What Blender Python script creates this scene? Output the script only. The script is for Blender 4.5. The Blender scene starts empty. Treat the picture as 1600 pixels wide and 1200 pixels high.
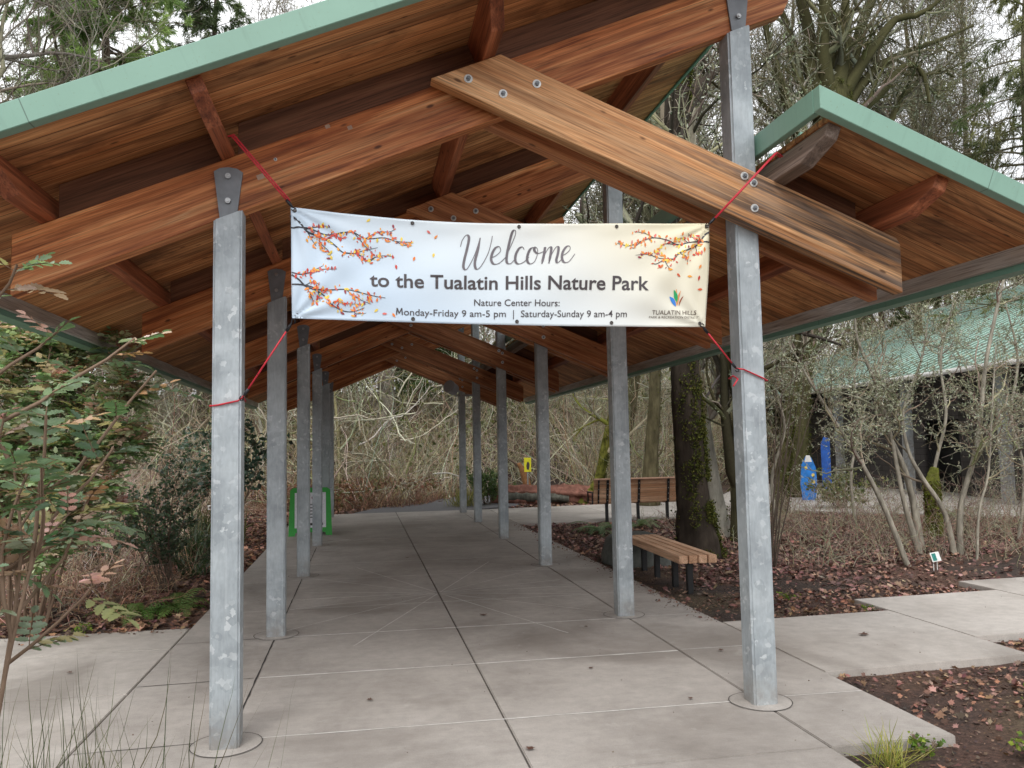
import bpy, bmesh, math, random
import numpy as np
from mathutils import Vector, Matrix
R = math.radians
random.seed(7)
rng = np.random.default_rng(11)
scene = bpy.context.scene
COL = scene.collection

# ------------------------------------------------------------------ helpers
def tag(o, label=None, cat=None, group=None, kind=None):
    if label: o['label'] = label
    if cat: o['category'] = cat
    if group: o['group'] = group
    if kind: o['kind'] = kind
    return o

def empty(name, loc=(0, 0, 0), label=None, cat=None, group=None, rz=0.0):
    o = bpy.data.objects.new(name, None)
    o.empty_display_size = 0.2
    COL.objects.link(o)
    o.location = loc
    o.rotation_euler = (0, 0, rz)
    return tag(o, label, cat, group)

def link(name, me, mat=None, parent=None, loc=None, rot=None):
    o = bpy.data.objects.new(name, me)
    COL.objects.link(o)
    if mat is not None and len(me.materials) == 0:
        for m in (mat if isinstance(mat, (list, tuple)) else [mat]):
            me.materials.append(m)
    if parent: o.parent = parent
    if loc is not None: o.location = loc
    if rot is not None: o.rotation_euler = rot
    return o

def dup(o, parent=None):
    c = o.copy()
    COL.objects.link(c)
    c.parent = parent
    for ch in list(o.children):
        dup(ch, c)
    return c

def bm_obj(name, bm, mat, parent=None, loc=None, rot=None, smooth=False):
    me = bpy.data.meshes.new(name)
    bmesh.ops.recalc_face_normals(bm, faces=bm.faces)
    bm.to_mesh(me); bm.free()
    if smooth:
        for p in me.polygons: p.use_smooth = True
    return link(name, me, mat, parent, loc, rot)

def fast_mesh(name, V, F, tint=None, smooth=False):
    """V (N,3), F list of (M,k) index arrays, tint (N,3) per-vertex plain colour"""
    me = bpy.data.meshes.new(name)
    V = np.asarray(V, dtype=np.float32)
    me.vertices.add(len(V)); me.vertices.foreach_set('co', V.ravel())
    if not isinstance(F, list): F = [F]
    F = [f for f in F if len(f)]
    loops = np.concatenate([f.ravel() for f in F]).astype(np.int32)
    tot = np.concatenate([np.full(len(f), f.shape[1]) for f in F]).astype(np.int32)
    start = np.concatenate([[0], np.cumsum(tot)[:-1]]).astype(np.int32)
    me.loops.add(len(loops)); me.loops.foreach_set('vertex_index', loops)
    me.polygons.add(len(tot)); me.polygons.foreach_set('loop_start', start)
    me.polygons.foreach_set('loop_total', tot)
    if smooth: me.polygons.foreach_set('use_smooth', np.ones(len(tot), dtype=bool))
    me.update(calc_edges=True)
    if tint is not None:
        a = me.color_attributes.new('tint', 'FLOAT_COLOR', 'POINT')
        c = np.ones((len(V), 4), dtype=np.float32); c[:, :3] = tint
        a.data.foreach_set('color', c.ravel())
    return me

def bm_box(bm, x0, x1, y0, y1, z0, z1):
    vs = [bm.verts.new((x, y, z)) for x in (x0, x1) for y in (y0, y1) for z in (z0, z1)]
    for f in ((0, 1, 3, 2), (4, 6, 7, 5), (0, 4, 5, 1), (2, 3, 7, 6), (0, 2, 6, 4), (1, 5, 7, 3)):
        bm.faces.new([vs[i] for i in f])
    return vs

def box(name, x0, x1, y0, y1, z0, z1, mat, parent=None, bevel=0.0):
    cx, cy, cz = (x0 + x1) / 2, (y0 + y1) / 2, (z0 + z1) / 2
    bm = bmesh.new()
    bm_box(bm, x0 - cx, x1 - cx, y0 - cy, y1 - cy, z0 - cz, z1 - cz)
    if bevel:
        bmesh.ops.bevel(bm, geom=list(bm.edges), offset=bevel, segments=2, affect='EDGES')
    return bm_obj(name, bm, mat, parent, (cx, cy, cz))

def prism(bm, poly, a0, a1, plane='xz'):
    """extrude a 2D polygon between a0 and a1 along the third axis"""
    def P(p, a):
        return {'xz': (p[0], a, p[1]), 'xy': (p[0], p[1], a), 'yz': (a, p[0], p[1])}[plane]
    lo = [bm.verts.new(P(p, a0)) for p in poly]
    hi = [bm.verts.new(P(p, a1)) for p in poly]
    n = len(poly)
    bm.faces.new(lo); bm.faces.new(hi[::-1])
    for i in range(n):
        bm.faces.new((lo[i], hi[i], hi[(i + 1) % n], lo[(i + 1) % n]))

def cyl(bm, c, r, h, axis='z', seg=20, r2=None):
    r2 = r if r2 is None else r2
    m = {'z': Matrix.Identity(4), 'y': Matrix.Rotation(R(90), 4, 'X'), 'x': Matrix.Rotation(R(90), 4, 'Y')}[axis]
    bmesh.ops.create_cone(bm, cap_ends=True, segments=seg, radius1=r, radius2=r2, depth=h,
                          matrix=Matrix.Translation(c) @ m)

def tubes(P, Rad, S=3):
    """P (M,K,3) centre lines, Rad (M,K) -> verts, quads"""
    M, K, _ = P.shape
    D = np.gradient(P, axis=1)
    D /= np.linalg.norm(D, axis=2, keepdims=True) + 1e-9
    mean = P[:, -1] - P[:, 0]
    mean /= np.linalg.norm(mean, axis=1, keepdims=True) + 1e-9
    ref = np.where(np.abs(mean[:, 2:3]) > 0.75, np.array([[1., 0.13, 0.]]), np.array([[0.1, 0.1, 1.]]))
    ref = np.repeat(ref[:, None, :], K, 1)
    A = np.cross(D, ref); A /= np.linalg.norm(A, axis=2, keepdims=True) + 1e-9
    B = np.cross(D, A)
    th = np.arange(S) * 2 * np.pi / S
    V = P[:, :, None, :] + Rad[:, :, None, None] * (np.cos(th)[None, None, :, None] * A[:, :, None, :] + np.sin(th)[None, None, :, None] * B[:, :, None, :])
    idx = np.arange(M * K * S).reshape(M, K, S)
    a = idx[:, :-1, :]; b = idx[:, 1:, :]
    F = np.stack([a, np.roll(a, -1, 2), np.roll(b, -1, 2), b], -1).reshape(-1, 4)
    return V.reshape(-1, 3), F

def tube_obj(name, pts, rad, mat, parent=None, S=8):
    P = np.array([pts], float)
    Rr = np.full((1, len(pts)), rad) if np.isscalar(rad) else np.array([rad], float)
    V, F = tubes(P, Rr, S)
    K = len(pts)
    caps = [np.array([list(range(S))[::-1]]), np.array([list(range((K - 1) * S, K * S))])]
    return link(name, fast_mesh(name, V, [F] + caps, smooth=True), mat, parent)

class Acc:
    def __init__(s): s.V = []; s.F = {}; s.T = []; s.n = 0
    def add(s, V, F, tint):
        V = np.asarray(V)
        s.V.append(V)
        for f in (F if isinstance(F, list) else [F]):
            s.F.setdefault(f.shape[1], []).append(f + s.n)
        t = np.asarray(tint, float)
        if t.ndim == 1: t = np.repeat(t[None], len(V), 0)
        s.T.append(t); s.n += len(V)
    def mesh(s, name, smooth=False):
        return fast_mesh(name, np.concatenate(s.V), [np.concatenate(v) for v in s.F.values()], np.concatenate(s.T), smooth)

def unit(a): return a / (np.linalg.norm(a, axis=-1, keepdims=True) + 1e-9)

def walk(st, di, ln, K, wob, up, r=rng):
    P = [st]; d = unit(di)
    step = (ln / (K - 1))[:, None]
    for _ in range(K - 1):
        d = unit(d + r.normal(0, wob, d.shape) + np.array([0, 0, up]))
        P.append(P[-1] + d * step)
    return np.stack(P, 1)

def spawn(P, Rad, n, t0, t1, ang0, ang1, r=rng):
    M, K, _ = P.shape
    i = np.repeat(np.arange(M), n)
    t = r.uniform(t0, t1, len(i)) * (K - 1)
    k = np.clip(t.astype(int), 0, K - 2); f = (t - k)[:, None]
    st = P[i, k] * (1 - f) + P[i, k + 1] * f
    d = unit(P[i, k + 1] - P[i, k])
    rad = Rad[i, k] * (1 - f[:, 0]) + Rad[i, k + 1] * f[:, 0]
    q = unit(np.cross(d, r.normal(size=d.shape)))
    a = np.radians(r.uniform(ang0, ang1, len(i)))[:, None]
    return st, d * np.cos(a) + q * np.sin(a), rad, t / (K - 1)

def cards(pos, size, r=rng, aspect=1.0, flat=0.0, bend=0.3):
    """small folded leaf-like quads at positions (N,3); size (N,)"""
    N = len(pos)
    a = unit(r.normal(size=(N, 3))); n = r.normal(size=(N, 3))
    if flat: n[:, 2] += flat * 3; a[:, 2] *= (1 - min(flat, 0.9))
    a = unit(a)
    b = unit(np.cross(n, a)); n = np.cross(a, b)
    s = size[:, None]
    v0 = pos - a * s * .5; v1 = pos + b * s * .35 * aspect + n * s * bend * .5
    v2 = pos + a * s * .5; v3 = pos - b * s * .35 * aspect + n * s * bend * .5
    V = np.stack([v0, v1, v2, v3], 1).reshape(-1, 3)
    i = np.arange(N)[:, None] * 4
    F = np.concatenate([i + np.array([[0, 1, 2]]), i + np.array([[0, 2, 3]])])
    return V, F

def jitter(c, n, s=0.15, r=rng):
    """n colours round c, varied in brightness"""
    c = np.array(c, float)
    if c.ndim == 2: c = c[r.integers(0, len(c), n)]
    else: c = np.repeat(c[None], n, 0)
    return np.clip(c * r.normal(1, s, (n, 1)) * r.normal(1, s * .3, (n, 3)), 0.004, 1)

# ------------------------------------------------------------------ materials
def new_mat(name):
    m = bpy.data.materials.new(name); m.use_nodes = True
    nt = m.node_tree; b = nt.nodes['Principled BSDF']
    return m, nt, b

def N(nt, typ, **kw):
    n = nt.nodes.new(typ)
    for k, v in kw.items():
        if k in n.inputs: n.inputs[k].default_value = v
        else: setattr(n, k, v)
    return n

def coords(nt, scale=(1, 1, 1), kind='Object', rnd=True):
    tc = N(nt, 'ShaderNodeTexCoord'); mp = N(nt, 'ShaderNodeMapping')
    mp.inputs['Scale'].default_value = scale
    nt.links.new(tc.outputs[kind], mp.inputs['Vector'])
    if rnd:
        oi = N(nt, 'ShaderNodeObjectInfo'); ml = N(nt, 'ShaderNodeMath', operation='MULTIPLY'); ml.inputs[1].default_value = 37.0
        nt.links.new(oi.outputs['Random'], ml.inputs[0]); nt.links.new(ml.outputs[0], mp.inputs['Location'])
    return mp.outputs['Vector']

def noise(nt, vec, scale, detail=4, rough=.55, dist=0.0):
    n = N(nt, 'ShaderNodeTexNoise'); n.inputs['Scale'].default_value = scale; n.inputs['Detail'].default_value = detail
    n.inputs['Roughness'].default_value = rough; n.inputs['Distortion'].default_value = dist
    nt.links.new(vec, n.inputs['Vector']); return n.outputs['Fac']

def ramp(nt, fac, stops):
    n = N(nt, 'ShaderNodeValToRGB'); el = n.color_ramp.elements
    while len(el) > 1: el.remove(el[-1])
    el[0].position, el[0].color = stops[0][0], (*stops[0][1], 1) if len(stops[0][1]) == 3 else stops[0][1]
    for p, c in stops[1:]:
        e = el.new(p); e.color = (*c, 1)
    nt.links.new(fac, n.inputs['Fac']); return n.outputs['Color']

def mix(nt, fac, a, b, typ='MIX'):
    n = N(nt, 'ShaderNodeMix', data_type='RGBA', blend_type=typ)
    for i, v in (('Factor', fac), ('A', a), ('B', b)):
        s = [x for x in n.inputs if x.name == i and (x.type == 'RGBA' or i == 'Factor' and x.type == 'VALUE')][0]
        if hasattr(v, 'links') or hasattr(v, 'is_linked'): nt.links.new(v, s)
        else: s.default_value = v if not isinstance(v, tuple) or len(v) == 4 else (*v, 1)
    return [x for x in n.outputs if x.type == 'RGBA'][0]

def bump(nt, b, h, strength=.3, dist=.01):
    n = N(nt, 'ShaderNodeBump'); n.inputs['Strength'].default_value = strength; n.inputs['Distance'].default_value = dist
    nt.links.new(h, n.inputs['Height']); nt.links.new(n.outputs[0], b.inputs['Normal'])

def grey(v): return (v, v, v)

def mat_flat(name, c, rough=.6, metal=0.0, var=0.12, nscale=30):
    m, nt, b = new_mat(name)
    v = coords(nt); f = noise(nt, v, nscale, 3)
    lo = tuple(x * (1 - var) for x in c); hi = tuple(min(1, x * (1 + var)) for x in c)
    nt.links.new(ramp(nt, f, [(.3, lo), (.7, hi)]), b.inputs['Base Color'])
    b.inputs['Roughness'].default_value = rough; b.inputs['Metallic'].default_value = metal
    return m

def mat_tint(name, rough=.8, var=.25, nscale=14, bumps=.0, spec=.3, mul=1.0, trans=0.0, stretch=(1, 1, 1)):
    """plain colour from the mesh's tint attribute, roughened by noise"""
    m, nt, b = new_mat(name)
    at = N(nt, 'ShaderNodeAttribute', attribute_name='tint')
    v = coords(nt, stretch); f = noise(nt, v, nscale, 5, .65)
    c = ramp(nt, f, [(.25, grey((1 - var) * mul)), (.75, grey((1 + var) * mul))])
    nt.links.new(mix(nt, 1.0, at.outputs['Color'], c, 'MULTIPLY'), b.inputs['Base Color'])
    b.inputs['Roughness'].default_value = rough; b.inputs['Specular IOR Level'].default_value = spec
    if bumps: bump(nt, b, f, bumps, .02)
    if trans:
        tr = N(nt, 'ShaderNodeBsdfTranslucent'); ms_ = N(nt, 'ShaderNodeMixShader'); ms_.inputs[0].default_value = trans
        src = b.inputs['Base Color'].links[0].from_socket
        nt.links.new(mix(nt, 1.0, src, (1.5, 1.6, 1.1), 'MULTIPLY'), tr.inputs['Color'])
        out = [n for n in nt.nodes if n.type == 'OUTPUT_MATERIAL'][0]
        nt.links.new(b.outputs[0], ms_.inputs[1]); nt.links.new(tr.outputs[0], ms_.inputs[2]); nt.links.new(ms_.outputs[0], out.inputs['Surface'])
    return m

def mat_wood(name, stops, axis='x', rough=.55, knots=True, weather=None, planks=None, spec=.35, stain=.5, lam=None, blotch=False):
    """wood whose grain runs along local axis x or y; planks=(other-axis width)"""
    m, nt, b = new_mat(name)
    sc = (1.0, 22, 22) if axis == 'x' else (22, 1.0, 22)
    v = coords(nt, sc)
    if planks:
        tc = N(nt, 'ShaderNodeTexCoord'); sp = N(nt, 'ShaderNodeSeparateXYZ'); nt.links.new(tc.outputs['Object'], sp.inputs[0])
        dv = N(nt, 'ShaderNodeMath', operation='DIVIDE'); nt.links.new(sp.outputs['Y'], dv.inputs[0]); dv.inputs[1].default_value = planks
        fl = N(nt, 'ShaderNodeMath', operation='FLOOR'); nt.links.new(dv.outputs[0], fl.inputs[0])
        fr = N(nt, 'ShaderNodeMath', operation='FRACT'); nt.links.new(dv.outputs[0], fr.inputs[0])
        wn = N(nt, 'ShaderNodeTexWhiteNoise', noise_dimensions='1D'); nt.links.new(fl.outputs[0], wn.inputs['W'])
        off = N(nt, 'ShaderNodeVectorMath', operation='ADD'); nt.links.new(v, off.inputs[0])
        cb = N(nt, 'ShaderNodeVectorMath', operation='SCALE'); nt.links.new(wn.outputs['Color'], cb.inputs[0]); cb.inputs['Scale'].default_value = 50
        nt.links.new(cb.outputs[0], off.inputs[1]); v = off.outputs[0]
    f = noise(nt, v, 1.0, 6, .62, .6)
    f2 = noise(nt, v, .35, 3, .5, .3)
    c = ramp(nt, f, stops)
    fv = coords(nt, (2.5, 110, 110) if axis == 'x' else (110, 2.5, 110))
    ff = noise(nt, fv, 1.0, 4, .6, .3); c = mix(nt, 1.0, c, ramp(nt, ff, [(.32, grey(.50)), (.46, grey(.95)), (.68, grey(1.3))]), 'MULTIPLY')
    fb = noise(nt, coords(nt, (.5, 5, 5) if axis == 'x' else (5, .5, 5)), 1.0, 3, .5, .5); c = mix(nt, 1.0, c, ramp(nt, fb, [(.35, (.72, .64, .58)), (.65, (1.12, 1.2, 1.3))]), 'MULTIPLY')
    dark = tuple(x * .38 for x in stops[0][1])
    c = mix(nt, ramp(nt, f2, [(.52, grey(0)), (.72, grey(stain))]), c, dark)
    if planks:
        pv = ramp(nt, wn.outputs['Value'], [(0, grey(.84)), (1, grey(1.12))])
        c = mix(nt, 1.0, c, pv, 'MULTIPLY')
        gp = N(nt, 'ShaderNodeMath', operation='COMPARE'); nt.links.new(fr.outputs[0], gp.inputs[0]); gp.inputs[1].default_value = .5; gp.inputs[2].default_value = .478
        c = mix(nt, gp.outputs[0], tuple(x * .12 for x in stops[0][1]), c)
    if blotch:
        b1_ = noise(nt, coords(nt, (1.1, 2.6, 1.1)), 1.0, 5, .65, .8); c = mix(nt, ramp(nt, b1_, [(.50, grey(0)), (.66, grey(.72))]), c, tuple(x * .30 for x in stops[0][1]))
    if lam:      # glued laminations, thickness lam, across local z
        tc2 = N(nt, 'ShaderNodeTexCoord'); s2 = N(nt, 'ShaderNodeSeparateXYZ'); nt.links.new(tc2.outputs['Object'], s2.inputs[0])
        d2 = N(nt, 'ShaderNodeMath', operation='DIVIDE'); nt.links.new(s2.outputs['Z'], d2.inputs[0]); d2.inputs[1].default_value = lam
        f3 = N(nt, 'ShaderNodeMath', operation='FLOOR'); nt.links.new(d2.outputs[0], f3.inputs[0])
        w2 = N(nt, 'ShaderNodeTexWhiteNoise', noise_dimensions='1D'); nt.links.new(f3.outputs[0], w2.inputs['W'])
        c = mix(nt, 1.0, c, ramp(nt, w2.outputs['Value'], [(0, (.86, .82, .8)), (1, (1.14, 1.1, 1.05))]), 'MULTIPLY')
    if knots:
        kv = coords(nt, (3.4, 9, 9) if axis == 'x' else (9, 3.4, 9))
        vo = N(nt, 'ShaderNodeTexVoronoi'); vo.inputs['Scale'].default_value = 1.0; nt.links.new(kv, vo.inputs['Vector'])
        c = mix(nt, ramp(nt, vo.outputs['Distance'], [(.06, grey(.85)), (.12, grey(0))]), c, tuple(x * .3 for x in stops[0][1]))
    if weather:
        # rain-greyed and blackened toward the exposed low end (local x between the two values)
        tc = N(nt, 'ShaderNodeTexCoord'); sp = N(nt, 'ShaderNodeSeparateXYZ'); nt.links.new(tc.outputs['Object'], sp.inputs[0])
        mr = N(nt, 'ShaderNodeMapRange'); nt.links.new(sp.outputs['X'], mr.inputs['Value'])
        mr.inputs['From Min'].default_value, mr.inputs['From Max'].default_value = weather
        wv = coords(nt, (.45, 17, 17)); wf = noise(nt, wv, 1.0, 5, .62, .7)
        ad = N(nt, 'ShaderNodeMath', operation='MULTIPLY'); nt.links.new(mr.outputs[0], ad.inputs[0])
        wr = ramp(nt, wf, [(.46, grey(0)), (.56, grey(.92))]); nt.links.new(wr, ad.inputs[1])
        c = mix(nt, ad.outputs[0], c, (.075, .055, .045))
        wf2 = noise(nt, coords(nt, (.9, 14, 14)), 1.0, 4, .6, .2)
        ad2 = N(nt, 'ShaderNodeMath', operation='MULTIPLY'); nt.links.new(mr.outputs[0], ad2.inputs[0])
        nt.links.new(ramp(nt, wf2, [(.5, grey(0)), (.62, grey(.6))]), ad2.inputs[1])
        c = mix(nt, ad2.outputs[0], c, (.30, .22, .17))
    nt.links.new(c, b.inputs['Base Color'])
    b.inputs['Roughness'].default_value = rough; b.inputs['Specular IOR Level'].default_value = spec
    bump(nt, b, f, .35, .006)
    return m

FIR = [(.26, (.17, .045, .015)), (.40, (.38, .122, .040)), (.52, (.57, .215, .076)), (.63, (.70, .325, .13)), (.76, (.82, .50, .25))]
M = {}
M['fir'] = mat_wood('fir_beam', FIR, 'x', lam=.052, stain=.45)
M['fir_y'] = mat_wood('fir_purlin', [(.28, (.13, .036, .016)), (.5, (.30, .088, .036)), (.75, (.48, .17, .075))], 'y')
M['fir_board'] = mat_wood('fir_board', [(.28, (.20, .062, .024)), (.45, (.38, .14, .055)), (.62, (.54, .24, .10)), (.8, (.66, .36, .17))], 'x')
M['fir_board_weathered'] = mat_wood('fir_board_weathered', [(.28, (.34, .135, .05)), (.45, (.58, .29, .12)), (.62, (.74, .43, .21)), (.8, (.82, .58, .34))], 'x', weather=(-.7, .5))
M['block'] = mat_wood('blocking_board', [(.3, (.10, .04, .02)), (.6, (.19, .08, .04)), (.8, (.25, .12, .06))], 'x', knots=False)  # same wood as the rafters; shade under the deck is put into the colour
M['deck'] = mat_wood('deck_planks', [(.28, (.27, .100, .036)), (.48, (.52, .225, .082)), (.65, (.69, .355, .145)), (.8, (.80, .49, .24))], 'x', planks=.135, rough=.7, stain=.6, blotch=True)
M['grey_wood'] = mat_wood('weathered_board', [(.3, (.42, .39, .35)), (.6, (.56, .53, .49)), (.8, (.66, .63, .58))], 'y', knots=False, stain=.1)
M['grey_purlin'] = mat_wood('weathered_purlin', [(.3, (.12, .085, .065)), (.55, (.24, .18, .145)), (.8, (.36, .29, .24))], 'y', stain=.5)
M['slat'] = mat_wood('bench_slat', [(.3, (.50, .29, .17)), (.6, (.60, .36, .22)), (.8, (.66, .42, .27))], 'x', knots=False, stain=.1, rough=.6)
def mat_painted(name, c, rough):
    m, nt, b = new_mat(name); v = coords(nt)
    col = ramp(nt, noise(nt, v, 1.4, 5, .6), [(.3, tuple(x * .90 for x in c)), (.7, tuple(x * 1.06 for x in c))])
    col = mix(nt, ramp(nt, noise(nt, coords(nt, (26, 26, 2.0)), 1.0, 4, .6, .2), [(.54, grey(0)), (.74, grey(.30))]), col, tuple(x * .62 for x in c))
    col = mix(nt, ramp(nt, noise(nt, v, 60, 3, .6), [(.66, grey(0)), (.72, grey(.35))]), col, (.16, .17, .10))
    tc = N(nt, 'ShaderNodeTexCoord'); sp = N(nt, 'ShaderNodeSeparateXYZ'); nt.links.new(tc.outputs['Object'], sp.inputs[0])
    for ax, per in (('X', 2.43), ('Y', 2.97)):
        dv = N(nt, 'ShaderNodeMath', operation='DIVIDE'); nt.links.new(sp.outputs[ax], dv.inputs[0]); dv.inputs[1].default_value = per
        fr = N(nt, 'ShaderNodeMath', operation='FRACT'); nt.links.new(dv.outputs[0], fr.inputs[0])
        cm = N(nt, 'ShaderNodeMath', operation='COMPARE'); nt.links.new(fr.outputs[0], cm.inputs[0]); cm.inputs[1].default_value = .5; cm.inputs[2].default_value = .0012
        col = mix(nt, cm.outputs[0], col, tuple(x * .45 for x in c))
    nt.links.new(col, b.inputs['Base Color']); b.inputs['Roughness'].default_value = rough; return m
M['green_metal'] = mat_painted('green_painted_metal', (.215, .385, .305), .4)
M['green_metal_dark'] = mat_painted('green_gutter_metal', (.16, .32, .25), .45)
M['roof_teal'] = mat_flat('teal_roof_metal', (.16, .36, .28), .5, 0.0, .2, 2)
M['black'] = mat_flat('black_powder_coat', (.012, .012, .013), .45, 0.0, .2, 40)
M['bolt'] = mat_flat('zinc_bolt', (.42, .43, .44), .4, .7, .2, 60)
M['washer'] = mat_flat('bright_washer', (.62, .63, .62), .45, .4, .15, 60)
M['white'] = mat_flat('white_paint', (.78, .78, .76), .5)
M['red'] = mat_flat('red_cord', (.55, .025, .045), .5, 0, .15, 90)
M['cordhook'] = mat_flat('black_hook', (.02, .02, .025), .4, .3)
M['dark'] = mat_flat('dark_joint', (.035, .03, .028), .95)
M['paleline'] = mat_flat('pale_saw_cut', (.74, .72, .69), .9)
M['sticker'] = mat_flat('faded_patch', (.42, .30, .23), .9)

def mat_galv():
    m, nt, b = new_mat('galvanised_steel')
    v = coords(nt)
    f = noise(nt, v, 3.2, 5, .6); base = ramp(nt, f, [(.3, (.28, .315, .34)), (.5, (.38, .425, .455)), (.72, (.48, .53, .555))])
    fine = noise(nt, coords(nt, (1, 1, .25)), 60, 3, .6)
    base = mix(nt, 1.0, base, ramp(nt, fine, [(.3, grey(.9)), (.7, grey(1.08))]), 'MULTIPLY')
    nn = N(nt, 'ShaderNodeTexNoise'); nn.inputs['Scale'].default_value = 30; nn.inputs['Detail'].default_value = 3; nt.links.new(v, nn.inputs['Vector'])
    sc = N(nt, 'ShaderNodeVectorMath', operation='SCALE'); nt.links.new(nn.outputs['Color'], sc.inputs[0]); sc.inputs['Scale'].default_value = .035
    dv = N(nt, 'ShaderNodeVectorMath', operation='ADD'); nt.links.new(v, dv.inputs[0]); nt.links.new(sc.outputs[0], dv.inputs[1])
    for vs_, thr, amt, col in ((34, .90, .75, (.60, .64, .66)), (16, .86, .38, (.52, .57, .60)), (24, .90, .4, (.24, .275, .30))):
        vo = N(nt, 'ShaderNodeTexVoronoi', distance='MANHATTAN' if vs_ == 34 else 'EUCLIDEAN'); vo.inputs['Scale'].default_value = vs_; nt.links.new(dv.outputs[0], vo.inputs['Vector'])
        sel = N(nt, 'ShaderNodeSeparateColor'); nt.links.new(vo.outputs['Color'], sel.inputs[0])
        cell = ramp(nt, sel.outputs[0], [(thr, grey(0)), (thr + .01, grey(1))])
        clump = ramp(nt, noise(nt, v, 2.6, 3), [(.40, grey(.0)), (.58, grey(amt))])
        base = mix(nt, mix(nt, 1.0, cell, clump, 'MULTIPLY'), base, col)
    c = base
    # old scuffs and grime bands
    g2 = noise(nt, coords(nt, (3, 3, 1.1)), 2.3, 4, .6)
    c = mix(nt, ramp(nt, g2, [(.56, grey(0)), (.75, grey(.45))]), c, (.20, .22, .24))
    tcz = N(nt, 'ShaderNodeTexCoord'); spz = N(nt, 'ShaderNodeSeparateXYZ'); nt.links.new(tcz.outputs['Object'], spz.inputs[0])
    mrz = N(nt, 'ShaderNodeMapRange'); nt.links.new(spz.outputs['Z'], mrz.inputs['Value']); mrz.inputs['From Min'].default_value = .32; mrz.inputs['From Max'].default_value = .0
    mlz = N(nt, 'ShaderNodeMath', operation='MULTIPLY'); nt.links.new(mrz.outputs[0], mlz.inputs[0]); nt.links.new(ramp(nt, noise(nt, v, 9, 5, .7), [(.35, grey(.15)), (.6, grey(.8))]), mlz.inputs[1])
    c = mix(nt, mlz.outputs[0], c, (.25, .225, .20))
    dr_ = noise(nt, coords(nt, (45, 45, 1.2)), 1.0, 4, .6, .3); c = mix(nt, ramp(nt, dr_, [(.60, grey(0)), (.72, grey(.35))]), c, (.56, .60, .62))
    nt.links.new(c, b.inputs['Base Color'])
    b.inputs['Metallic'].default_value = .25; b.inputs['Roughness'].default_value = .5
    bump(nt, b, fine, .08, .002)
    return m
M['galv'] = mat_galv()
M['plate'] = mat_flat('steel_plate', (.20, .215, .235), .5, .4, .15, 12)

def mat_concrete(name='concrete', base=((.30, .272, .247), (.41, .376, .345), (.495, .457, .422))):
    m, nt, b = new_mat(name)
    v = coords(nt, rnd=False)
    f = noise(nt, v, .8, 6, .62, .4)
    c = ramp(nt, f, [(.28, base[0]), (.5, base[1]), (.74, base[2])])
    f2 = noise(nt, v, 140, 3, .7)
    c = mix(nt, 1.0, c, ramp(nt, f2, [(.3, grey(.82)), (.7, grey(1.14))]), 'MULTIPLY')
    f3 = noise(nt, v, 9, 6, .7)
    c = mix(nt, 1.0, c, ramp(nt, f3, [(.3, grey(.86)), (.65, grey(1.07))]), 'MULTIPLY')
    f4 = noise(nt, v, .45, 4, .6, 1.2)
    c = mix(nt, ramp(nt, f4, [(.50, grey(0)), (.66, grey(.55))]), c, (.21, .182, .160))
    f5 = noise(nt, v, 2.6, 5, .6, 2.0)
    c = mix(nt, ramp(nt, f5, [(.62, grey(0)), (.70, grey(.22))]), c, (.55, .53, .50))
    vo = N(nt, 'ShaderNodeTexVoronoi'); vo.inputs['Scale'].default_value = 5; nt.links.new(v, vo.inputs['Vector'])
    c = mix(nt, ramp(nt, vo.outputs['Distance'], [(.015, grey(.45)), (.03, grey(0))]), c, (.10, .08, .065))
    nt.links.new(c, b.inputs['Base Color'])
    nt.links.new(ramp(nt, f4, [(.5, grey(.78)), (.7, grey(.55))]), b.inputs['Roughness'])
    br_ = noise(nt, coords(nt, (1.5, 160, 1), rnd=False), 1.0, 3, .6); c2 = mix(nt, 1.0, c, ramp(nt, br_, [(.3, grey(.93)), (.7, grey(1.05))]), 'MULTIPLY'); nt.links.new(c2, b.inputs['Base Color'])
    bump(nt, b, f2, .35, .003)
    return m
M['concrete'] = mat_concrete()
M['concrete2'] = mat_concrete('path_concrete', ((.38, .342, .308), (.475, .437, .40), (.54, .50, .46)))
M['footing'] = mat_concrete('footing_concrete', ((.33, .30, .275), (.43, .397, .365), (.50, .465, .43)))
M['asphalt'] = mat_flat('asphalt', (.13, .128, .135), .85, 0, .35, 60)

def mat_soil():
    m, nt, b = new_mat('leafy_soil')
    v = coords(nt, rnd=False)
    f = noise(nt, v, 30, 6, .75); f2 = noise(nt, v, .7, 4, .6)
    c1 = ramp(nt, f, [(.3, (.016, .011, .009)), (.5, (.045, .030, .024)), (.68, (.10, .062, .046)), (.8, (.16, .10, .075))])
    c2 = ramp(nt, f, [(.3, (.05, .026, .018)), (.5, (.105, .052, .036)), (.7, (.18, .085, .058))])
    c = mix(nt, ramp(nt, f2, [(.42, grey(0)), (.6, grey(1))]), c1, c2)
    # moss and dead grass on the rise behind
    tc = N(nt, 'ShaderNodeTexCoord'); sp = N(nt, 'ShaderNodeSeparateXYZ'); nt.links.new(tc.outputs['Object'], sp.inputs[0])
    f3 = noise(nt, v, .35, 5, .6)
    ol = ramp(nt, f, [(.3, (.03, .03, .014)), (.5, (.085, .075, .04)), (.7, (.17, .15, .09))])
    c = mix(nt, ramp(nt, f3, [(.5, grey(0)), (.62, grey(.6))]), c, ol)
    nt.links.new(c, b.inputs['Base Color']); b.inputs['Roughness'].default_value = .95
    bump(nt, b, f, .8, .03)
    return m
M['soil'] = mat_soil()
M['bark'] = mat_tint('bark', .95, .5, 9, .9, .1, stretch=(1, 1, .25))
M['twig'] = mat_tint('twigs', .9, .2, 20, 0, .15)
M['leaf'] = mat_tint('glossy_leaf', .32, .18, 25, 0, .5, trans=.35)
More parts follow.
